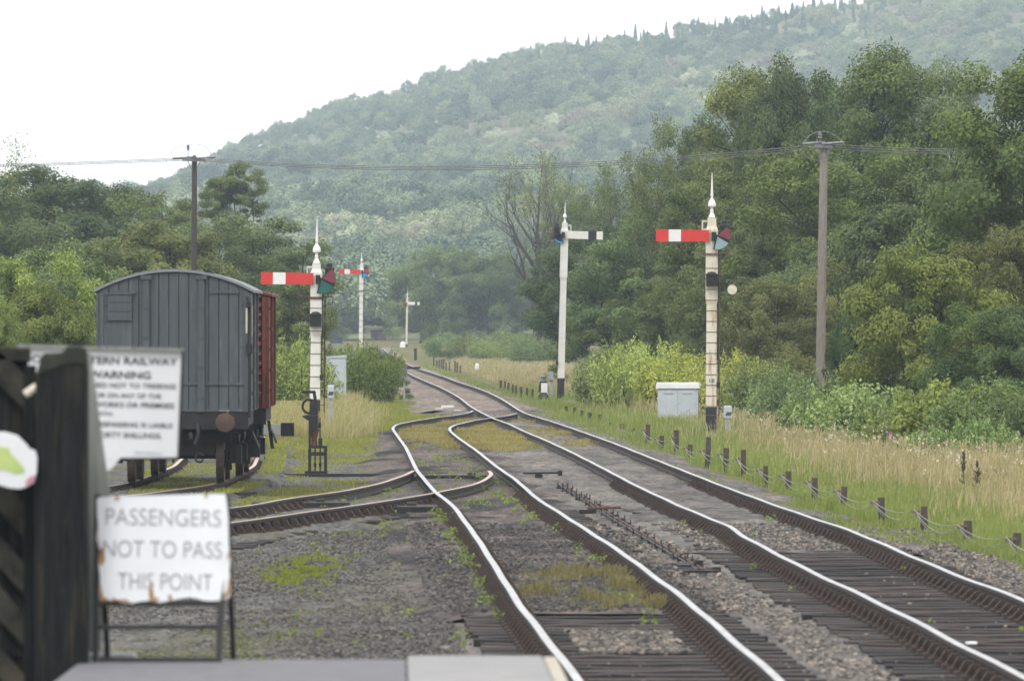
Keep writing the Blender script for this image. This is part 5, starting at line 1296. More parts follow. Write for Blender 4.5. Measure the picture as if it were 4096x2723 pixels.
# ------------------------------------------------------------------ the platform end, gate and notices
def slab_mat(name, c, c2, s, joint=None):
    m = mat(name, c, c2, s, 0.9, bump=0.003, bscale=60, stain=tuple(x * 0.72 for x in c), stain_lo=0.5, stain_hi=0.75, stain_scale=3)
    return m
M['tarmac'] = slab_mat('platform_tarmac', (0.150, 0.150, 0.165), (0.115, 0.116, 0.128), 8)
M['coping'] = slab_mat('platform_coping', (0.27, 0.27, 0.275), (0.21, 0.21, 0.215), 6)
M['edge_white'] = slab_mat('platform_edge', (0.46, 0.43, 0.36), (0.30, 0.27, 0.22), 12)
t = thing('platform', None, None, (0, 0, 0)); t['kind'] = 'structure'
YE_ = 44.2; XE = 0.212
ex = lambda y: XE + (y - YE_) * (-0.0137)
def slabp(name, x0, x1, y0, y1, z, th, m):
    b = MB(); n = 6
    f0 = (lambda y: x0) if not callable(x0) else x0; f1 = (lambda y: x1) if not callable(x1) else x1
    b.add([(f0(y0), y0, z - th), (f1(y0), y0, z - th), (f1(y1), y1, z - th), (f0(y1), y1, z - th), (f0(y0), y0, z), (f1(y0), y0, z), (f1(y1), y1, z), (f0(y1), y1, z)],
          [(0, 3, 2, 1), (4, 5, 6, 7), (0, 1, 5, 4), (1, 2, 6, 5), (2, 3, 7, 6), (3, 0, 4, 7)])
    return b.build(name, m, t, bevel=0.012)
slabp('surface', -2.21, lambda y: ex(y) - 0.762, -4, 43.8, 0.9, 1.2, M['tarmac'])
xs_ = lambda y: ex(y) - 0.755
y = -2.0
while y < 44.15:
    slabp('coping_slab', xs_, lambda y: ex(y) - 0.055, y, min(y + 0.895, 44.2), 0.905, 0.10, M['coping']); y += 0.9
slabp('edge_strip', lambda y: ex(y) - 0.052, lambda y: ex(y) + 0.02, -2, 44.2, 0.90, 0.09, M['edge_white'])
slabp('retaining_wall', -2.20, lambda y: ex(y) - 0.09, -3, 43.7, 0.79, 1.15, M['conc_grey'])
# end kerb: low rough edging with a broken corner on the left
b = MB(); b.box((-2.10, 43.9, 0.90), (0.34, 0.22, 0.06)); b.build('broken_kerb', M['conc_grey'], t, bevel=0.02)

YQ = 43.25; kq = YQ / F
# gate post
X0, X1 = xat(138, YQ), xat(346, YQ); zt = zat(1392, YQ); zt2 = zat(1420, YQ)
t = thing('gate_post', 'massive black weathered timber gate post with mossy broken top', 'gate post', ((X0 + X1) / 2, YQ, 0.9))
b = MB(); w = (X1 - X0) / 2; H = zt - 0.9; H2 = zt2 - 0.9; prof = [(-w, -1.15), (w * 1.02, -1.15), (w, H - 0.12), (w * 0.93, H), (w * 0.25, H), (w * 0.16, H2), (-w * 0.72, H2), (-w * 0.95, H2 - 0.10), (-w, H2 - 0.3)]
b.prism(prof, 0.0, 0.26); b.build('post', M['black_timber'], t, bevel=0.012)
b = MB(); b.prism([(-w * 0.93, H2 - 0.11), (w * 0.2, H2 - 0.05), (w * 0.95, H - 0.09), (w * 0.9, H + 0.010), (w * 0.22, H + 0.012), (w * 0.10, H2 + 0.014), (-w * 0.70, H2 + 0.010)], -0.010, 0.15); b.build('mossy_top', M['moss_timber'], t, bevel=0.015)
b = MB(); b.cyl((-w - 0.05, 0.05, H2 - 0.20), (-w + 0.01, 0.05, H2 - 0.16), 0.022, None, 8); b.build('hinge_pin', M['disc_pale'], t)
# grey plank leaning against the far side of the post
t = thing('leaning_board', 'pale grey weathered board leaning out behind the black gate post', 'board', (xat(352, 43.95), 43.95, 0.9), 0)
b = MB(); q = lambda px: xat(px, 43.95) - xat(352, 43.95); z_ = lambda py: zat(py, 43.95) - 0.9
b.prism([(q(330), z_(2640)), (q(402), z_(2640)), (q(438), z_(1960)), (q(418), z_(1830)), (q(362), z_(1410)), (q(330), z_(1410))], 0, 0.06); b.build('board', M['grey_timber'], t, bevel=0.006)
# the gate of dark boards on the left
YT = 43.42
t = thing('timber_gate', 'dark timber gate with diagonal brace boards at the left edge', 'gate', (xat(110, YT), YT, 0.9), 0)
gx = lambda px: xat(px, YT) - xat(110, YT); gzz = lambda py: zat(py, YT) - 0.9
b = MB(); b.box((gx(-380), 0.10, gzz(2040)), (1.24, 0.03, 1.52)); b.box((gx(-380), 0.10, gzz(2040) - 1.3), (1.24, 0.03, 1.1)); b.build('backing_boards', M['black_timber'], t)
for (xa, ya_, xb, yb_, wd, m) in ((-360, 1120, 190, 1660, 0.13, 'gate_wood'), (-420, 1500, 190, 2190, 0.12, 'gate_wood'), (-440, 1720, 190, 2420, 0.11, 'gate_wood'), (-420, 1960, 190, 2620, 0.12, 'gate_wood'), (-420, 2200, 190, 2860, 0.11, 'gate_wood'), (-420, 2440, 190, 3100, 0.12, 'gate_wood')):
    b = MB(); b.bar((gx(xa), 0.04, gzz(ya_)), (gx(xb), 0.04, gzz(yb_)), 0.04, wd); b.build('brace_board', M[m], t, bevel=0.006)
b = MB(); b.bar((gx(-420), 0.05, gzz(1412)), (gx(120), 0.05, gzz(1418)), 0.06, 0.07); b.build('top_rail', M['gate_wood'], t, bevel=0.008)
b = MB(); b.box((gx(118), 0.05, gzz(2050) - 0.5), (0.06, 0.08, 2.5)); b.build('stile', M['black_timber'], t, bevel=0.008)
# flat white notice with a green print hanging on the gate
t = thing('gate_notice', 'rounded white notice with green and pink print hung on the dark gate', 'notice', (xat(40, 43.2), 43.2, 0.9), 0)
nx = lambda px: xat(px, 43.2) - xat(40, 43.2); nz = lambda py: zat(py, 43.2) - 0.9
out = [(-150, 1790), (-100, 1745), (-40, 1728), (20, 1726), (70, 1740), (105, 1775), (120, 1795), (140, 1800), (149, 1830), (146, 1890), (135, 1930), (110, 1945), (80, 1955), (40, 1952), (-20, 1935), (-80, 1930), (-140, 1900)]
b = MB(); b.prism([(nx(x), nz(y)) for x, y in out], 0, 0.012); po = b.build('plate', M['sign_white'], t, bevel=0.003)
b = MB(); b.prism([(nx(x), nz(y)) for x, y in [(-60, 1790), (0, 1785), (35, 1790), (45, 1815), (70, 1840), (95, 1870), (98, 1888), (60, 1895), (30, 1880), (-30, 1875), (-60, 1840)]], -0.004, 0.002); b.build('green_print', M['green_patch'], po)
b = MB(); b.prism([(nx(x), nz(y)) for x, y in [(118, 1905), (142, 1900), (132, 1928), (108, 1940), (100, 1930)]], -0.004, 0.002); b.build('pink_print', M['pink'], po)

# trespass warning board behind the post
YW = 47.1
t = thing('warning_board', 'large white board with black trespass warning lettering behind the gate post', 'notice board', (xat(560, YW), YW, 0.0), 0)
wx = lambda px: xat(px, YW) - xat(560, YW); wz = lambda py: zat(py, YW)
b = MB(); b.prism([(wx(92), wz(1834)), (wx(711), wz(1830)), (wx(728), wz(1404)), (wx(76), wz(1388))], 0, 0.02); po = b.build('board', M['sign_white'], t, bevel=0.004)
b = MB(); b.prism([(wx(70), wz(1390)), (wx(733), wz(1406)), (wx(733), wz(1394)), (wx(70), wz(1376))], -0.03, 0.06); b.build('capping', M['grey_timber'], t)
b = MB(); b.prism([(wx(711), wz(1832)), (wx(719), wz(1830)), (wx(735), wz(1404)), (wx(728), wz(1404))], -0.01, 0.05); b.prism([(wx(92), wz(1842)), (wx(711), wz(1838)), (wx(711), wz(1830)), (wx(92), wz(1834))], -0.01, 0.05); b.build('frame', M['black_timber'], t)
b = MB(); b.box((wx(250), 0.09, 0.6), (0.14, 0.12, 1.9)); b.build('post', M['grey_timber'], t)
tilt_ = -0.022
def line(txt, x0, x1, yc, hpx, ink='ink', bold=0.012):
    o = lettering(txt, (x1 - x0) * YW / F, hpx * YW / F, M[ink], po, (wx(x1), -0.004, wz(yc + 6)), (PI / 2, -tilt_, 0), 'RIGHT', bold=bold); return o
line('NORTH EASTERN RAILWAY', 88, 708, 1443, 30, bold=0.02)
line('PUBLIC WARNING', 180, 606, 1497, 30, bold=0.02)
line('PERSONS ARE WARNED NOT TO TRESPASS', 92, 703, 1541, 20)
line('UPON THIS RAILWAY OR ON ANY OF THE', 96, 645, 1580, 19)
line('STATIONS LANDS WORKS OR PREMISES', 100, 697, 1618, 21)
line('CONNECTED THEREWITH.', 104, 455, 1650, 16)
line('ANY PERSON SO TRESPASSING IS LIABLE', 106, 690, 1697, 20)
line('TO A PENALTY OF FORTY SHILLINGS.', 110, 648, 1738, 22)
line('Secretary.', 540, 650, 1806, 17, 'ink_soft', 0.0)
t = thing('small_plate', 'small white plate with cut corner just under the warning board', 'plate', (xat(450, 46.6), 46.6, zat(1855, 46.6)), 0)
b = MB(); b.prism([(-0.11, 0.035), (0.05, 0.04), (0.0, -0.02), (-0.02, -0.035), (-0.11, -0.033)], 0, 0.012); b.build('plate', M['sign_white'], t); b = MB(); b.box((-0.09, 0.03, -0.35), (0.05, 0.05, 0.75)); b.build('stake', M['grey_timber'], t)

# passengers' notice on its iron stand
YN = 43.5
t = thing('stand_sign', 'chipped white enamel sign reading PASSENGERS NOT TO PASS THIS POINT on an iron stand', 'sign', (xat(655, YN), YN, 0.9), 0)
sx_ = lambda px: xat(px, YN) - xat(655, YN); sz = lambda py: zat(py, YN) - 0.9
lean = 0.10
def yl(z): return z * lean - 0.04
r = np.random.default_rng(4)
edge = [(400, 2401), (470, 2402), (490, 2408), (530, 2412), (560, 2404), (600, 2400), (640, 2408), (680, 2401), (720, 2392), (760, 2386), (790, 2392), (815, 2400), (850, 2402), (890, 2398), (918, 2388), (924, 2370), (921, 2310), (917, 2280), (922, 2240), (915, 2180), (912, 2070), (909, 2040), (903, 1984), (896, 1976)]
edge += [(835, 1975), (825, 1982), (812, 1975), (640, 1980), (480, 1984), (468, 1994), (452, 1986), (396, 1988), (386, 1996), (388, 2060), (392, 2100), (386, 2150), (396, 2200), (394, 2260), (402, 2310), (398, 2360)]
P2 = [(sx_(x), sz(y)) for x, y in edge]
b = MB(); n = len(P2)
b.add([(x, yl(z) - 0.012, z) for x, z in P2] + [(x, yl(z), z) for x, z in P2], [tuple(range(n)), tuple(reversed(range(n, 2 * n)))] + [(i, i + n, (i + 1) % n + n, (i + 1) % n) for i in range(n)])
po = b.build('plate', M['plate_white'], t)
def spot(pts, nm, m):
    b = MB(); n = len(pts); P = [(sx_(x), sz(y)) for x, y in pts]
    b.add([(x, yl(z) - 0.0155, z) for x, z in P] + [(x, yl(z) - 0.0125, z) for x, z in P], [tuple(range(n)), tuple(reversed(range(n, 2 * n)))] + [(i, i + n, (i + 1) % n + n, (i + 1) % n) for i in range(n)]); b.build(nm, M[m], po)
for pts in ([(400, 2399), (402, 2330), (410, 2362), (414, 2385), (430, 2390), (442, 2400)], [(393, 2110), (400, 2200), (416, 2180), (420, 2240), (408, 2262), (398, 2258)], [(922, 2370), (921, 2300), (912, 2330), (908, 2362), (890, 2385), (905, 2390)], [(598, 2399), (596, 2345), (606, 2318), (612, 2350), (616, 2385), (640, 2392), (630, 2402)], [(676, 2399), (672, 2380), (684, 2375), (690, 2395)], [(916, 2250), (908, 2220), (919, 2200)], [(467, 1990), (455, 1998), (470, 2001), (478, 1990)], [(826, 1980), (816, 1986), (820, 1992), (832, 1986)], [(446, 2400), (452, 2386), (466, 2396), (505, 2394), (520, 2404), (540, 2408), (500, 2405)]): spot(pts, 'rust_patch', 'plate_rust')
ang = math.atan(lean)
for txt, x0, x1, yc in (('PASSENGERS', 422, 882, 2072), ('NOT TO PASS', 412, 886, 2199), ('THIS POINT', 472, 850, 2328)):
    z = sz(yc); lettering(txt, (x1 - x0) * YN / F, 66 * YN / F, M['ink_soft'], po, ((sx_(x0) + sx_(x1)) / 2, yl(z) - 0.0165, z), (PI / 2 - ang, 0.018, 0), bold=-0.008)
b = MB(); b.bar((sx_(389), yl(sz(1980)) + 0.02, sz(1980)), (sx_(383), -0.05, 0), 0.028, 0.028); b.bar((sx_(900), yl(sz(1980)) + 0.02, sz(1980)), (sx_(877), -0.05, 0), 0.028, 0.028); b.bar((sx_(388), yl(sz(2506)) + 0.012, sz(2506)), (sx_(882), yl(sz(2506)) + 0.012, sz(2506)), 0.024, 0.024); b.bar((sx_(396), yl(sz(2420)) + 0.012, sz(2412)), (sx_(900), yl(sz(2420)) + 0.012, sz(2410)), 0.02, 0.03); b.bar((sx_(400), -0.04, 0.012), (sx_(880), -0.04, 0.012), 0.024, 0.024); b.build('front_frame', M['black_paint'], t)
b = MB(); b.bar((sx_(394), yl(sz(1980)) + 0.03, sz(1980)), (sx_(420), 0.30, 0), 0.026, 0.026); b.bar((sx_(905), yl(sz(1980)) + 0.03, sz(1980)), (sx_(926), 0.30, 0), 0.026, 0.026); b.build('rear_frame', M['black_paint'], t)
# ------------------------------------------------------------------ trees, shrubs
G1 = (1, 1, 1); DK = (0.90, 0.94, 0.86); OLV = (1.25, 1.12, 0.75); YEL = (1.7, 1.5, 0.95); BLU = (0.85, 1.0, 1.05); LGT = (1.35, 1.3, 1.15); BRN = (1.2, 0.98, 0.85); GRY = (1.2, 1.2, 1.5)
T = lambda *a, **k: plant(*a, **k)
# left side, from the back forward
T('round_a', 'broadleaf_tree', -60, 392, 215, 8, DK, 'dark tree mass at the left edge below the feathery crown', group='trees left of the line')
T('feather', 'birch_tree', 40, 318, 205, 6.0, OLV, 'feathery open crown rising against the sky at the left edge', group='trees left of the line')
T('round_b', 'broadleaf_tree', 130, 388, 200, 8.5, DK, 'dark rounded tree below the overhead wire at upper left', group='trees left of the line')
T('round_c', 'broadleaf_tree', 30, 430, 185, 7.5, DK, 'dark tree low at the left edge in front of the feathery crown', group='trees left of the line')
T('round_a', 'broadleaf_tree', 235, 425, 210, 6.5, DK, 'dark tree between the overhead wire and the brown pole', group='trees left of the line')
T('round_c', 'broadleaf_tree', 318, 440, 205, 6.5, OLV, 'olive tree just left of the brown pole', group='trees left of the line')
T('round_b', 'broadleaf_tree', 405, 462, 212, 5.0, G1, 'tree hidden partly behind the brown pole', group='trees left of the line')
T('pine', 'pine_tree', 534, 372, 225, 3.9, (0.95, 0.95, 0.8), 'lone spreading pine with bare lower branches right of the brown pole', group='trees left of the line')
T('round_a', 'broadleaf_tree', 572, 498, 190, 7.5, DK, 'dark round tree under the lone pine', group='trees left of the line')
T('round_c', 'broadleaf_tree', 500, 520, 178, 5.5, G1, 'tree behind the roof of the grey van', group='trees left of the line')
T('round_b', 'broadleaf_tree', 375, 512, 165, 6.5, LGT, 'lighter green tree above the left end of the grey van roof', group='trees left of the line')
T('round_b', 'broadleaf_tree', 640, 585, 185, 4.2, DK, 'dark tree beside the red arm of the green-lens signal', group='trees left of the line')
T('low_a', 'willow_bush', 110, 556, 140, 5.0, LGT, 'light bushy willow under the dark trees at left', 'shrub', 'bushes left of the line')
T('round_b', 'willow_bush', 215, 552, 150, 5.0, LGT, 'tall light bush left of the grey van', 'shrub', 'bushes left of the line')
T('low_b', 'willow_bush', 20, 585, 120, 4.6, YEL, 'yellow-green bush at the left edge above the gate', 'shrub', 'bushes left of the line')
T('low_a', 'willow_bush', 95, 655, 105, 2.9, YEL, 'yellow-green bush directly above the warning board', 'shrub', 'bushes left of the line')
T('low_b', 'willow_bush', -20, 680, 100, 2.6, OLV, 'olive bush behind the dark gate at the left edge', 'shrub', 'bushes left of the line')
T('low_a', 'willow_bush', 205, 700, 125, 1.7, DK, 'small dark bush beside the left corner of the grey van', 'shrub', 'bushes left of the line')
T('round_c', 'broadleaf_tree', 668, 628, 150, 3.4, G1, 'small tree right behind the red van', group='trees left of the line')
T('shoots_b', 'shrub', 672, 772, 122, 2.6, (1.6, 1.7, 1.6), 'pale leafy shrub between the red van and the grey cabinet', 'shrub', 'shrubs beside the loop line')
T('shoots_a', 'shrub', 712, 790, 150, 2.6, (1.5, 1.6, 1.5), 'pale shrub behind the tall grey cabinet', 'shrub', 'shrubs beside the loop line')
T('shoots_a', 'shrub', 838, 788, 142, 3.0, (1.3, 1.4, 1.1), 'round bright green shrub between the tall cabinet and the gradient post', 'shrub', 'shrubs beside the loop line')
T('shoots_b', 'shrub', 780, 800, 150, 2.6, (1.3, 1.4, 1.1), 'green shrub just right of the tall cabinet', 'shrub', 'shrubs beside the loop line')
T('low_a', 'shrub', 862, 800, 146, 2.2, (1.1, 1.15, 0.9), 'darker side of the round shrub beside the gradient post', 'shrub', 'shrubs beside the loop line')
# far valley floor, beyond the bend
FA = 'trees beyond the bend'
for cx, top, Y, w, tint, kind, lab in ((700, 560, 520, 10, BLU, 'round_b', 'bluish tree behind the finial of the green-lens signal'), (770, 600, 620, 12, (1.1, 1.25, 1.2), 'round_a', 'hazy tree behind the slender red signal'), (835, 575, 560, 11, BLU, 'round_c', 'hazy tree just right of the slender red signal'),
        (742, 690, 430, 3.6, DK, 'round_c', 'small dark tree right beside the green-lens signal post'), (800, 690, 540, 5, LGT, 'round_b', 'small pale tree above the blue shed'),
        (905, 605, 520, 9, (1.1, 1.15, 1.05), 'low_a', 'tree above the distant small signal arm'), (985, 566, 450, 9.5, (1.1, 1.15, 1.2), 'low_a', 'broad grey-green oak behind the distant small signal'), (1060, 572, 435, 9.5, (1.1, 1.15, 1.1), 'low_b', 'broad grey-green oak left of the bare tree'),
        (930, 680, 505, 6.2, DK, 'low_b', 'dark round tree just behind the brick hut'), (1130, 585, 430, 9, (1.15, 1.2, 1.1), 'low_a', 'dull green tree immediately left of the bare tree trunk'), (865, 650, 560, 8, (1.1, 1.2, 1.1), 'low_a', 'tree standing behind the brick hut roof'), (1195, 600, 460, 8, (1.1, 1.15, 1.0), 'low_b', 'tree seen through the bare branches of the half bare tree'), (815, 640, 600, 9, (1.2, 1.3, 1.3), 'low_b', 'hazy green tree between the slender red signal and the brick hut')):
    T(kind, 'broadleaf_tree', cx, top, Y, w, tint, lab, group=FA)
# right-hand wood
GW = 'trees right of the line'
T('bare', 'dying_tree', 1205, 345, 318, 8.0, (1.3, 1.2, 0.9), 'half bare tree with forking trunk and few leaves', group=GW, rz=0.3)
T('ash', 'ash_tree', 1300, 352, 350, 7.5, OLV, 'thin leafy tree just right of the half bare tree', group=GW)
T('round_b', 'broadleaf_tree', 1345, 455, 345, 7.5, DK, 'dark tree behind the plain white signal post', group=GW)
T('ash_b', 'ash_tree', 1395, 355, 230, 5.0, G1, 'open crowned tree behind the black banded arm', group=GW)
T('round_a', 'broadleaf_tree', 1385, 520, 195, 7, DK, 'dark tree below the black banded arm', group=GW)
T('ash', 'ash_tree', 1490, 262, 190, 4.6, G1, 'tall ash with dark trunks showing above the red arm', group=GW)
T('tall_a', 'broadleaf_tree', 1605, 268, 200, 5.0, DK, 'dark tall tree above the spire of the number 18 signal', group=GW)
T('round_c', 'broadleaf_tree', 1490, 480, 180, 6.5, DK, 'dark tree behind the red arm of the number 18 signal', group=GW)
T('ash_b', 'ash_tree', 1575, 300, 178, 4.2, G1, 'open tree left of the spire of the number 18 signal', group=GW)
T('tall_b', 'broadleaf_tree', 1748, 160, 170, 4.8, (1.0, 1.0, 0.85), 'tall broad tree left of the grey pole top', group=GW)
T('tall_a', 'broadleaf_tree', 1822, 138, 165, 4.4, G1, 'tall pointed tree directly above the grey pole', group=GW)
T('tall_b', 'broadleaf_tree', 1910, 178, 175, 5.0, BLU, 'bluish green tall tree right of the grey pole', group=GW)
T('tall_b', 'broadleaf_tree', 2060, 112, 155, 4.8, (0.85, 0.9, 0.75), 'tallest dark tree with twin tufts at the top', group=GW)
T('tall_a', 'broadleaf_tree', 2190, 150, 195, 6, GRY, 'paler tall tree behind the wire end', group=GW)
T('tall_a', 'broadleaf_tree', 2360, 118, 118, 6, (0.85, 0.95, 0.75), 'dark tree cut by the right edge near the top', group=GW)
T('round_b', 'broadleaf_tree', 2290, 290, 130, 4.6, DK, 'dark tree right of the wire end', group=GW)
T('round_a', 'broadleaf_tree', 1650, 400, 160, 5.0, (0.9, 0.9, 0.75), 'mid green tree behind the number 18 signal spectacle', group=GW)
T('round_c', 'broadleaf_tree', 1760, 345, 152, 6.5, (1.2, 1.15, 0.85), 'bright crown under the wire left of the grey pole', group=GW)
T('round_a', 'broadleaf_tree', 1960, 340, 148, 7, (1.25, 1.2, 0.8), 'broad light green crown just right of the grey pole', group=GW)
T('round_b', 'broadleaf_tree', 2110, 390, 138, 6, DK, 'dark crown between the light crown and the right edge', group=GW)
T('round_c', 'broadleaf_tree', 2230, 420, 128, 5.0, (0.72, 0.78, 0.72), 'rounded crown above the yellow bush', group=GW)
T('round_b', 'broadleaf_tree', 1800, 500, 150, 5.0, G1, 'lower tree behind the grey pole', group=GW)
T('low_a', 'hawthorn', 1880, 545, 146, 4.6, LGT, 'pale green tree just right of the grey pole at half height', group=GW)
T('round_b', 'broadleaf_tree', 1620, 560, 165, 5.5, DK, 'dark tree right of the white arm behind the low cabinet', group=GW)
T('low_b', 'hawthorn', 1790, 640, 133, 4.0, BRN, 'brownish hawthorn left of the grey pole foot', 'shrub', 'bushes right of the line')
T('low_a', 'hawthorn', 1900, 610, 140, 3.8, (1.15, 1.05, 0.85), 'dull green hawthorn behind the grey pole foot', 'shrub', 'bushes right of the line')
T('low_a', 'sallow_bush', 2150, 570, 104, 4.3, (1.22, 1.05, 0.62), 'big rounded yellow-green sallow bush right of the grey pole', 'shrub', 'bushes right of the line')
T('low_b', 'sallow_bush', 2330, 520, 106, 3.8, BRN, 'brownish bush at the right edge beside the yellow sallow', 'shrub', 'bushes right of the line')
T('low_b', 'sallow_bush', 2300, 700, 96, 3.0, (0.65, 0.72, 0.68), 'dark bush low at the right edge', 'shrub', 'bushes right of the line')
T('low_a', 'holly_bush', 1965, 720, 108, 1.5, (0.65, 0.72, 0.7), 'dark holly right of the grey pole foot', 'shrub', 'bushes right of the line')
T('low_b', 'holly_bush', 2060, 775, 106, 2.2, (0.6, 0.68, 0.62), 'dark low bush under the yellow sallow', 'shrub', 'bushes right of the line')
T('low_b', 'hawthorn', 1690, 660, 140, 4, DK, 'dark thorn between the number 18 post and the hawthorn', 'shrub', 'bushes right of the line')
T('low_a', 'hawthorn', 1420, 690, 180, 5, DK, 'dark bush right of the plain white post', 'shrub', 'bushes right of the line')
T('low_b', 'hawthorn', 1555, 650, 170, 5, (0.85, 0.9, 0.8), 'dark bush beneath the red arm of the number 18 signal', 'shrub', 'bushes right of the line')
T('shoots_b', 'shrub', 1165, 758, 325, 5.5, (1.3, 1.35, 1.4), 'grey green bush left of the half bare tree trunk', 'shrub', 'bushes right of the line')
T('shoots_b', 'shrub', 1090, 768, 335, 5, (1.6, 1.6, 1.5), 'pale low bush in front of the broad oaks', 'shrub', 'bushes right of the line')
T('shoots_a', 'shrub', 1030, 768, 350, 4.2, (1.9, 1.95, 1.7), 'bright low scrub right of the distant small signal', 'shrub', 'bushes right of the line')
T('shoots_a', 'shrub', 1250, 768, 280, 5, (1.5, 1.5, 1.4), 'low bush between the bare tree and the plain white post', 'shrub', 'bushes right of the line')
T('shoots_a', 'shrub', 1130, 785, 310, 4, (1.6, 1.6, 1.5), 'pale low scrub left of the half bare tree foot', 'shrub', 'bushes right of the line')
WV = 'leafy scrub behind the verge'
for i, (cx, top, Y, w, kind, tint, lab) in enumerate(((1392, 806, 148, 2.1, 'shoots_a', (1.55, 1.5, 1.25), 'pale scrub immediately right of the plain white post'), (1420, 790, 137, 3.2, 'shoots_b', (1.7, 1.65, 1.3), 'silvery scrub between the plain white post and the low cabinet'), (1495, 782, 134, 3.4, 'shoots_a', (1.75, 1.6, 0.9), 'bright green scrub behind the low cabinet'),
        (1570, 800, 130, 3.0, 'shoots_b', (1.8, 1.65, 0.8), 'yellow-green scrub left of the number 18 post'), (1690, 812, 122, 3.0, 'shoots_a', (1.7, 1.55, 0.85), 'yellow-green scrub right of the number 18 post'), (1760, 820, 116, 2.8, 'shoots_b', (1.4, 1.35, 1.0), 'dull scrub between number 18 post and the grey pole'),
        (1840, 845, 108, 2.8, 'shoots_a', (1.35, 1.35, 1.1), 'green scrub at the foot of the grey pole'), (1925, 880, 97, 2.6, 'bramble_a', (1.25, 1.35, 1.3), 'grey-green bramble bush right of the grey pole'), (2010, 885, 92, 2.6, 'bramble_b', (1.3, 1.4, 1.4), 'silvery bramble bush in the middle of the right bank'),
        (2100, 890, 89, 2.6, 'bramble_a', (1.2, 1.3, 1.2), 'bramble bush below the yellow sallow'), (2200, 875, 86, 2.8, 'bramble_b', (1.35, 1.35, 0.95), 'bramble bush with fresh green tips near the right edge'), (2300, 860, 83, 2.8, 'shoots_b', (1.25, 1.3, 0.9), 'tall leafy scrub at the right edge'), (2390, 900, 81, 2.4, 'bramble_a', G1, 'bramble cut by the right edge'),
        (1885, 930, 100, 1.5, 'bramble_b', (1.3, 1.35, 1.1), 'low bramble in front of the grey pole'), (2050, 960, 86, 1.6, 'bramble_a', (1.1, 1.25, 1.2), 'low bramble above the pale dry grass'), (2250, 960, 80, 1.8, 'bramble_a', (1.1, 1.25, 1.1), 'low dark bramble near the right edge'), (2150, 985, 82, 1.3, 'bramble_b', (1.15, 1.25, 1.0), 'small low bramble among pink flowers'))):
    T(kind, 'shrub', cx, top, Y, w, (tint[0] * (1.32 if kind[0] == 's' else 1.45), tint[1] * (1.3 if kind[0] == 's' else 1.32), tint[2] * (1.8 if kind[0] == 's' else 1.35)), lab, 'shrub', WV)

# ------------------------------------------------------------------ grasses (uncountable)
def blades(name, label, X, Y, Z, H, W, matl, seed, lean=0.25, head=0.0, cat='grass', tint=None):
    r = np.random.default_rng(seed); n = len(X)
    a = r.uniform(0, 2 * PI, n); L = H * r.uniform(0.55, 1.15, n); ln = r.normal(0, lean, n) * L
    b0 = np.stack([X, Y, Z], 1); dirv = np.stack([np.cos(a), np.sin(a), np.zeros(n)], 1); side = np.stack([-np.sin(a + 0.6), np.cos(a + 0.6), np.zeros(n)], 1)
    mid = b0 + dirv * (ln * 0.3)[:, None]; mid[:, 2] += L * 0.58
    tip = b0 + dirv * ln[:, None]; tip[:, 2] += L
    w = (np.asarray(W) * r.uniform(0.7, 1.3, n))[:, None] / 2
    V = np.stack([b0 - side * w, b0 + side * w, mid + side * w * 0.9, mid - side * w * 0.9, mid - side * w * 0.9, mid + side * w * 0.9, tip + side * w * (0.15 + head), tip - side * w * (0.15 + head)], 1).reshape(-1, 3)
    rn = np.clip(r.normal(0.5, 0.25, n), 0, 1)
    me = fast_mesh(name, V, 4, [M[matl]], {'rnd': np.repeat(rn, 2)})
    o = link(name, me); o.color = (*(tint or (1, 1, 1)), 1)
    return tag(o, label, cat, kind='stuff')
def pts(n, y0, y1, seed, x0=-0.14, x1=0.145):
    r = np.random.default_rng(seed); Y = K * y0 * np.exp(r.uniform(0, math.log(y1 / y0), n)); return r.uniform(x0 / K, x1 / K, n) * Y, Y, r
_vn = vnoise
def vnoise(X, Y, s, seed): return 0.72 * _vn(X, Y / 6, s, seed) + 0.28 * _vn(X, Y / 6, s * 0.31, seed + 7)
SY = np.array([p[1] for p in [at(a, b, gz) for a, b, c in ST + [(x, y, 0) for x, y in FAR]]]); SX = np.array([p[0] for p in [at(a, b, gz) for a, b, c in ST + [(x, y, 0) for x, y in FAR]]])
o_ = np.argsort(SY); SY, SX = SY[o_], SX[o_]
stk = lambda Y: np.interp(Y, SY, SX)
gza = lambda Y: gz_arr(Y)
# green verge along the stakes
X, Y, r = pts(420000, 40, 330, 1, -0.05, 0.145)
d = X - stk(Y) + 0.5 * (vnoise(X, Y, 3, 41) - 0.5); wd = np.where(Y < 95 * K, 1.9, 3.4)
k = (d > -0.15) & (r.uniform(0, 1, len(X)) < np.clip((wd * (0.7 + 0.9 * vnoise(X, Y, 3, 2)) - d) / 1.6 + 0.25, 0.0, 1)) & (d < 4.2) & (Y < 175 * K)
k |= (d > 1.5) & (d < 7) & (r.uniform(0, 1, len(X)) < 0.16 * (0.3 + vnoise(X, Y, 2.5, 44)))
k |= (d > -1.3) & (d <= -0.15) & (vnoise(X, Y, 1.6, 3) > 0.62 - 0.35 * (Y > 85 * K)) & (r.uniform(0, 1, len(X)) < 0.6)
X, Y = X[k], Y[k]
blades('verge_grass', 'fresh green grass growing along the stake row', X, Y, gza(Y) - 0.02, 0.10 + 0.34 * _vn(X, Y / 3, 0.9, 5) ** 1.4 * np.clip((X - stk(Y) + 0.6) / 0.8, 0.3, 1), 0.010 + Y / K * 0.00008, 'grass', 2)
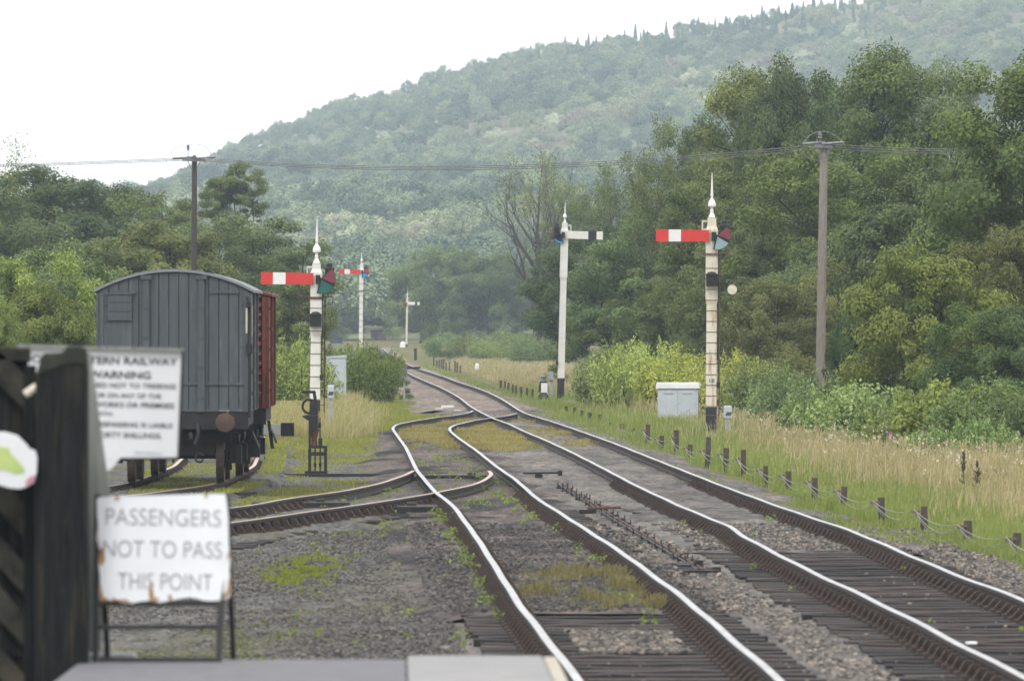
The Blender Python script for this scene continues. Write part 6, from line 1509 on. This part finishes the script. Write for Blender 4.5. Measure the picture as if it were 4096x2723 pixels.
# dry tall grass behind it
X, Y, r = pts(520000, 40, 400, 3, -0.10, 0.15)
d = X - stk(Y); lo = np.where(Y < 95 * K, 1.7, 3.0); hi = np.where(Y < 120 * K, 7.5, 6.5)
k = (r.uniform(0, 1, len(X)) < np.clip((d - lo * (0.4 + 1.1 * vnoise(X, Y, 3, 7))) / 1.4, 0.10, 1) * (0.35 + 0.65 * np.clip((vnoise(X, Y, 2.0, 77) - 0.2) / 0.3, 0, 1))) & (d > 0.5) & (d < hi)
k |= (Y > 165 * K) & (d > 0.6) & (d < 9)
X, Y = X[k], Y[k]; hgt = (0.36 + 0.30 * vnoise(X, Y, 3, 9)) * np.clip((X - stk(Y)) / 2.0, 0.5, 1)
blades('dry_grass', 'tall straw-coloured dry grass on the right bank', X, Y, gza(Y) - 0.02, hgt, 0.009 + Y / K * 0.00008, 'grass_dry', 4, 0.3, 0.5)
# seed heads and flowers on the bank
X, Y, r = pts(1300, 62, 120, 5, 0.03, 0.145); d = X - stk(Y); k = (d > 2.2) & (d < 6.5); X, Y = X[k], Y[k]
def dots(name, label, X, Y, Z, s, m, seed):
    r = np.random.default_rng(seed); n = len(X); c = np.repeat(np.stack([X, Y, Z], 1), 5, 0) + r.normal(0, s * 0.5, (n * 5, 3))
    me = fast_mesh(name, leaves(c, r.normal(0, 1, (n * 5, 3)), s, s * 0.8), 4, [M[m]], {'rnd': r.uniform(0, 1, n * 5)}); return tag(link(name, me), label, 'flowers', kind='stuff')
dots('seed_heads', 'pale creamy seed heads scattered in the dry grass', X, Y, -0.25 + rng.uniform(0.35, 0.72, len(X)), 0.04, 'petal', 1)
pk = [at(3600, 1815, 0.6), at(3565, 1730, 0.7), at(3690, 1725, 0.7), at(3790, 1775, 0.6), at(3925, 1808, 0.6), at(3985, 1820, 0.6), at(4000, 1860, 0.4), at(3720, 1790, .5)]
dots('pink_flowers', 'few pink willowherb flowers among the brambles', np.array([xat(q * 1.0, 79 * K) for q in (3565, 3690, 3790, 3925, 3985, 3998)]), np.full(6, 79.0 * K), np.array([zat(q, 79 * K) for q in (1735, 1728, 1777, 1810, 1822, 1860)]), 0.07, 'petal_pink', 2)
# dock stems
for (px, h, lab) in ((3850, 0.82, 'taller dark brown dead dock stem in the pale grass near the right edge'), (3905, 0.66, 'shorter dark brown dead dock stem in the pale grass near the right edge')):
    b = MB(); r = np.random.default_rng(px); b.tube([(0, 0, 0), (0.03, 0, h * 0.5), (r.normal(0, 0.04), 0, h)], [0.012, 0.010, 0.004], 5)
    for i in range(26):
        z = h * r.uniform(0.35, 1.0); a = r.uniform(0, 6.28); q = r.uniform(0.04, 0.13) * (1.2 - z / h); b.tube([(0.02, 0, z), (0.02 + q * math.cos(a), q * math.sin(a), z + 0.07)], [0.014, 0.008], 4)
    tag(b.build('dock_stem', M['stake_wood'], None, (xat(px, 62 * K), 62 * K, gz)), lab, 'plant')
# left of the loop: low yellow-green grass and the long dry grass round the signal foot
X, Y, r = pts(330000, 60, 160, 6, -0.10, 0.0)
ll = np.interp(Y, *LL); fx = np.interp(Y, *ML); lim = np.where(Y < LL[0][-1], ll, fx) - 0.45
sidr = np.interp(Y, SID[0], SID[1]) + 1.3
sidx = np.interp(Y, SID[0], SID[1]); vv = vnoise(X, Y, 1.6, 21); lowp = np.clip((vv - 0.30) / 0.30, 0, 1) * 0.75; farp = np.clip((Y / K - 84) / 10, 0, 1)
k = (X < lim - np.where(Y > 121 * K, 1.6, 0)) & (X > sidx - 3.0) & (abs(abs(X - sidx) - 0.75) > 0.10) & (r.uniform(0, 1, len(X)) < np.maximum(lowp * np.where(X < sidr, 0.7, 1), farp * 0.95))
X, Y, sidx = X[k], Y[k], sidx[k]
blades('short_grass', 'short yellow-green grass between the siding and the loop line', X, Y, np.where((abs(X - sidx) < 1.3) & (Y < 89 * K), -0.115, gza(Y) - 0.01), 0.03 + 0.06 * vnoise(X, Y, 2, 8) + 0.09 * np.clip((Y / K - 84) / 10, 0, 1), 0.012 + Y / K * 0.00006, 'grass', 7, 0.4, tint=(1.15, 1.0, 0.9))
X, Y, r = pts(260000, 95, 150, 8, -0.11, -0.008); lim = np.interp(Y / K, [95, 100, 110, 121, 135, 150], [-4.4, -4.2, -4.6, -5.2, -5.8, -6.2])
k = (r.uniform(0, 1, len(X)) < np.clip((lim + 2.4 * (_vn(X, Y / 4, 1.0, 31) - 0.5) - X) / 2.2 + 0.15, 0, 1)); X, Y = X[k], Y[k]
blades('dry_grass', 'long pale grass round the foot of the green-lens signal', X, Y, gza(Y) - 0.02, 0.40 + 0.35 * vnoise(X, Y, 3, 12), 0.016, 'grass_dry', 9, 0.3, 0.4, tint=(0.95, 1.0, 0.85))
# between the rails where the lines part
X, Y, r = pts(160000, 80, 128, 10, -0.03, 0.03); lr = np.interp(Y, *LR); ml = np.interp(Y, *ML); llx = np.interp(Y, *LL); mr = np.interp(Y, *MR)
on = np.min([abs(X - q) for q in (lr, ml, llx, mr)], 0) < 0.09
k = (X > llx + 0.1) & (X < mr + 0.2) & ~on & (Y / K > 88 + 8 * (vnoise(X, Y, 2, 5) - 0.5)) & (r.uniform(0, 1, len(X)) < np.clip((vnoise(X, Y, 0.8, 51) - 0.40 - 0.25 * (Y / K > 116)) / 0.25, 0, 1)) & (Y / K < 121)
X, Y = X[k], Y[k]
blades('track_grass', 'ochre grass growing between the parting rails', X, Y, -0.19 + 0 * X, 0.06 + 0.12 * vnoise(X, Y, 1.5, 6) * (0.4 + 0.6 * (Y / K < 112)), 0.014, 'grass_dry', 11, 0.35, 0.3, tint=(0.80, 0.80, 0.55))
# far verge and the strip left of the far track
X, Y, r = pts(90000, 125, 420, 12, -0.10, 0.03); ml = np.interp(Y, *ML)
k = (X < ml - 2.3 - 2.0 * vnoise(X, Y, 6, 15)) & (X > ml - 30); X, Y = X[k], Y[k]
blades('meadow_grass', 'green grass left of the far track', X, Y, gza(Y) - 0.02, 0.2 + 0.25 * vnoise(X, Y, 6, 22), 0.03, 'grass', 13, 0.3, tint=(0.95, 0.95, 0.8))
# weeds: leafy tufts along the loop rail, in the four-foot and on the cinders
def weeds(name, label, spots, seed, per=26, s=0.05, tint=(1, 1, 1), h=0.16):
    r = np.random.default_rng(seed); V = []; A = []
    for (x, y, z, q) in spots:
        n = int(per * q); P = np.stack([r.normal(x, 0.06 * q, n), r.normal(y, 0.16 * q, n), z + h * q * r.uniform(0.05, 1, n)], 1)
        V.append(leaves(P, np.array([0, 0, 0.5]) + r.normal(0, 0.5, (n, 3)), s * (0.7 + 0.4 * q), s * 0.55, None, 0.5, r)); A.append(np.clip(r.normal(0.5, 0.25, n), 0, 1))
    o = link(name, fast_mesh(name, np.concatenate(V), 4, [M['weed']], {'rnd': np.concatenate(A)})); o.color = (*tint, 1); return tag(o, label, 'weeds', kind='stuff')
r = np.random.default_rng(90); sp = []
for y in K * r.uniform(36.5, 58, 62):
    sp.append((np.interp(y, *LL) - r.uniform(0.0, 0.22) - 0.06, y, -0.22, r.uniform(0.4, 1.15)))
for y in K * r.uniform(36, 80, 60): sp.append((np.interp(y, *LR) - r.uniform(0.1, 0.5), y, -0.19, r.uniform(0.3, 0.9)))
for y in K * r.uniform(58, 90, 70): sp.append((np.interp(y, *LL) + r.uniform(0.2, 1.2), y, -0.18, r.uniform(0.3, 0.9)))
for y in K * r.uniform(33, 60, 46): sp.append((np.interp(y, *LL) - r.uniform(0.4, 2.2), y, -0.24, r.uniform(0.25, 0.7)))
for y in K * r.uniform(50, 66, 40): sp.append((r.uniform(np.interp(y, *SO) - 0.4, np.interp(y, *SI) + 0.3), y, -0.2, r.uniform(0.3, 0.9)))
for y in K * r.uniform(34, 90, 40): sp.append((np.interp(y, *(ML if r.uniform() < .5 else MR)) + r.uniform(-0.4, 0.5), y, -0.17, r.uniform(0.2, 0.6)))
weeds('weeds', 'bright green weeds growing along the rails', sp, 91)
# grassy patch between the near rails and the tuft on the cinders
X, Y, r = pts(60000, 37.6, 43.2, 14, 0.0, 0.06); ll, lr = np.interp(Y, *LL), np.interp(Y, *LR)
k = (X > ll + 0.12) & (X < lr - 0.10) & (r.uniform(0, 1, len(X)) < 0.42 * np.clip((_vn(X, Y / 4, 0.3, 61) - 0.40) / 0.3, 0, 1) * np.clip((X - ll) / 1.2, 0.1, 1)); X, Y = X[k], Y[k]
blades('track_grass', 'olive weedy grass between the loop rails just beyond the near sleepers', X, Y, -0.18 + 0 * X, 0.03 + 0.17 * _vn(X, Y / 3, 0.35, 62) ** 1.5, 0.010, 'grass_dry', 15, 0.4, 0.4, tint=(0.50, 0.52, 0.42))
gx_, gy_ = at(1215, 2285, -0.24); r = np.random.default_rng(16); n = 9000
X = r.normal(gx_, 0.17, n); Y = r.normal(gy_, 1.25 * K, n); kk = _vn(X + 20, Y / 4, 0.16, 71) > 0.5; X, Y = X[kk], Y[kk]
blades('grass_tuft', 'bright green mossy grass tuft on the dark cinders', X, Y, -0.24 + 0 * X, 0.055 + 0 * X, 0.010, 'weed', 17, 0.5, 0.3, tint=(0.92, 0.82, 0.6))
X, Y, r = pts(60000, 30, 62, 18, -0.12, -0.005); k = (X < np.interp(Y, *LL) - 0.7) & (vnoise(X + 30, Y, 1.1, 81) * 0.6 + vnoise(X + 30, Y, 0.4, 82) * 0.4 > 0.63); X, Y = X[k], Y[k]
blades('moss_patches', 'thin mossy growth on the cinder yard', X, Y, -0.245 + 0 * X, 0.03 + 0 * X, 0.010, 'weed', 19, 0.6, 0.4, tint=(0.8, 0.75, 0.5), cat='moss')

# ------------------------------------------------------------------ the damp air of the valley
hz_m = bpy.data.materials.new('haze_air'); hz_m.use_nodes = True
hn, hl = hz_m.node_tree.nodes, hz_m.node_tree.links; hn.clear()
ho = hn.new('ShaderNodeOutputMaterial'); hp = hn.new('ShaderNodeVolumePrincipled')
hp.inputs['Color'].default_value = (0.72, 0.86, 1.0, 1); hp.inputs['Density'].default_value = 0.000175; hp.inputs['Anisotropy'].default_value = 0.0
hl.new(hp.outputs['Volume'], ho.inputs['Volume'])
hb = MB(); hb.box((0, 2350, 128), (3300, 4720, 264)); tag(hb.build('haze', hz_m), 'pale blue damp haze filling the valley', 'haze', kind='stuff')
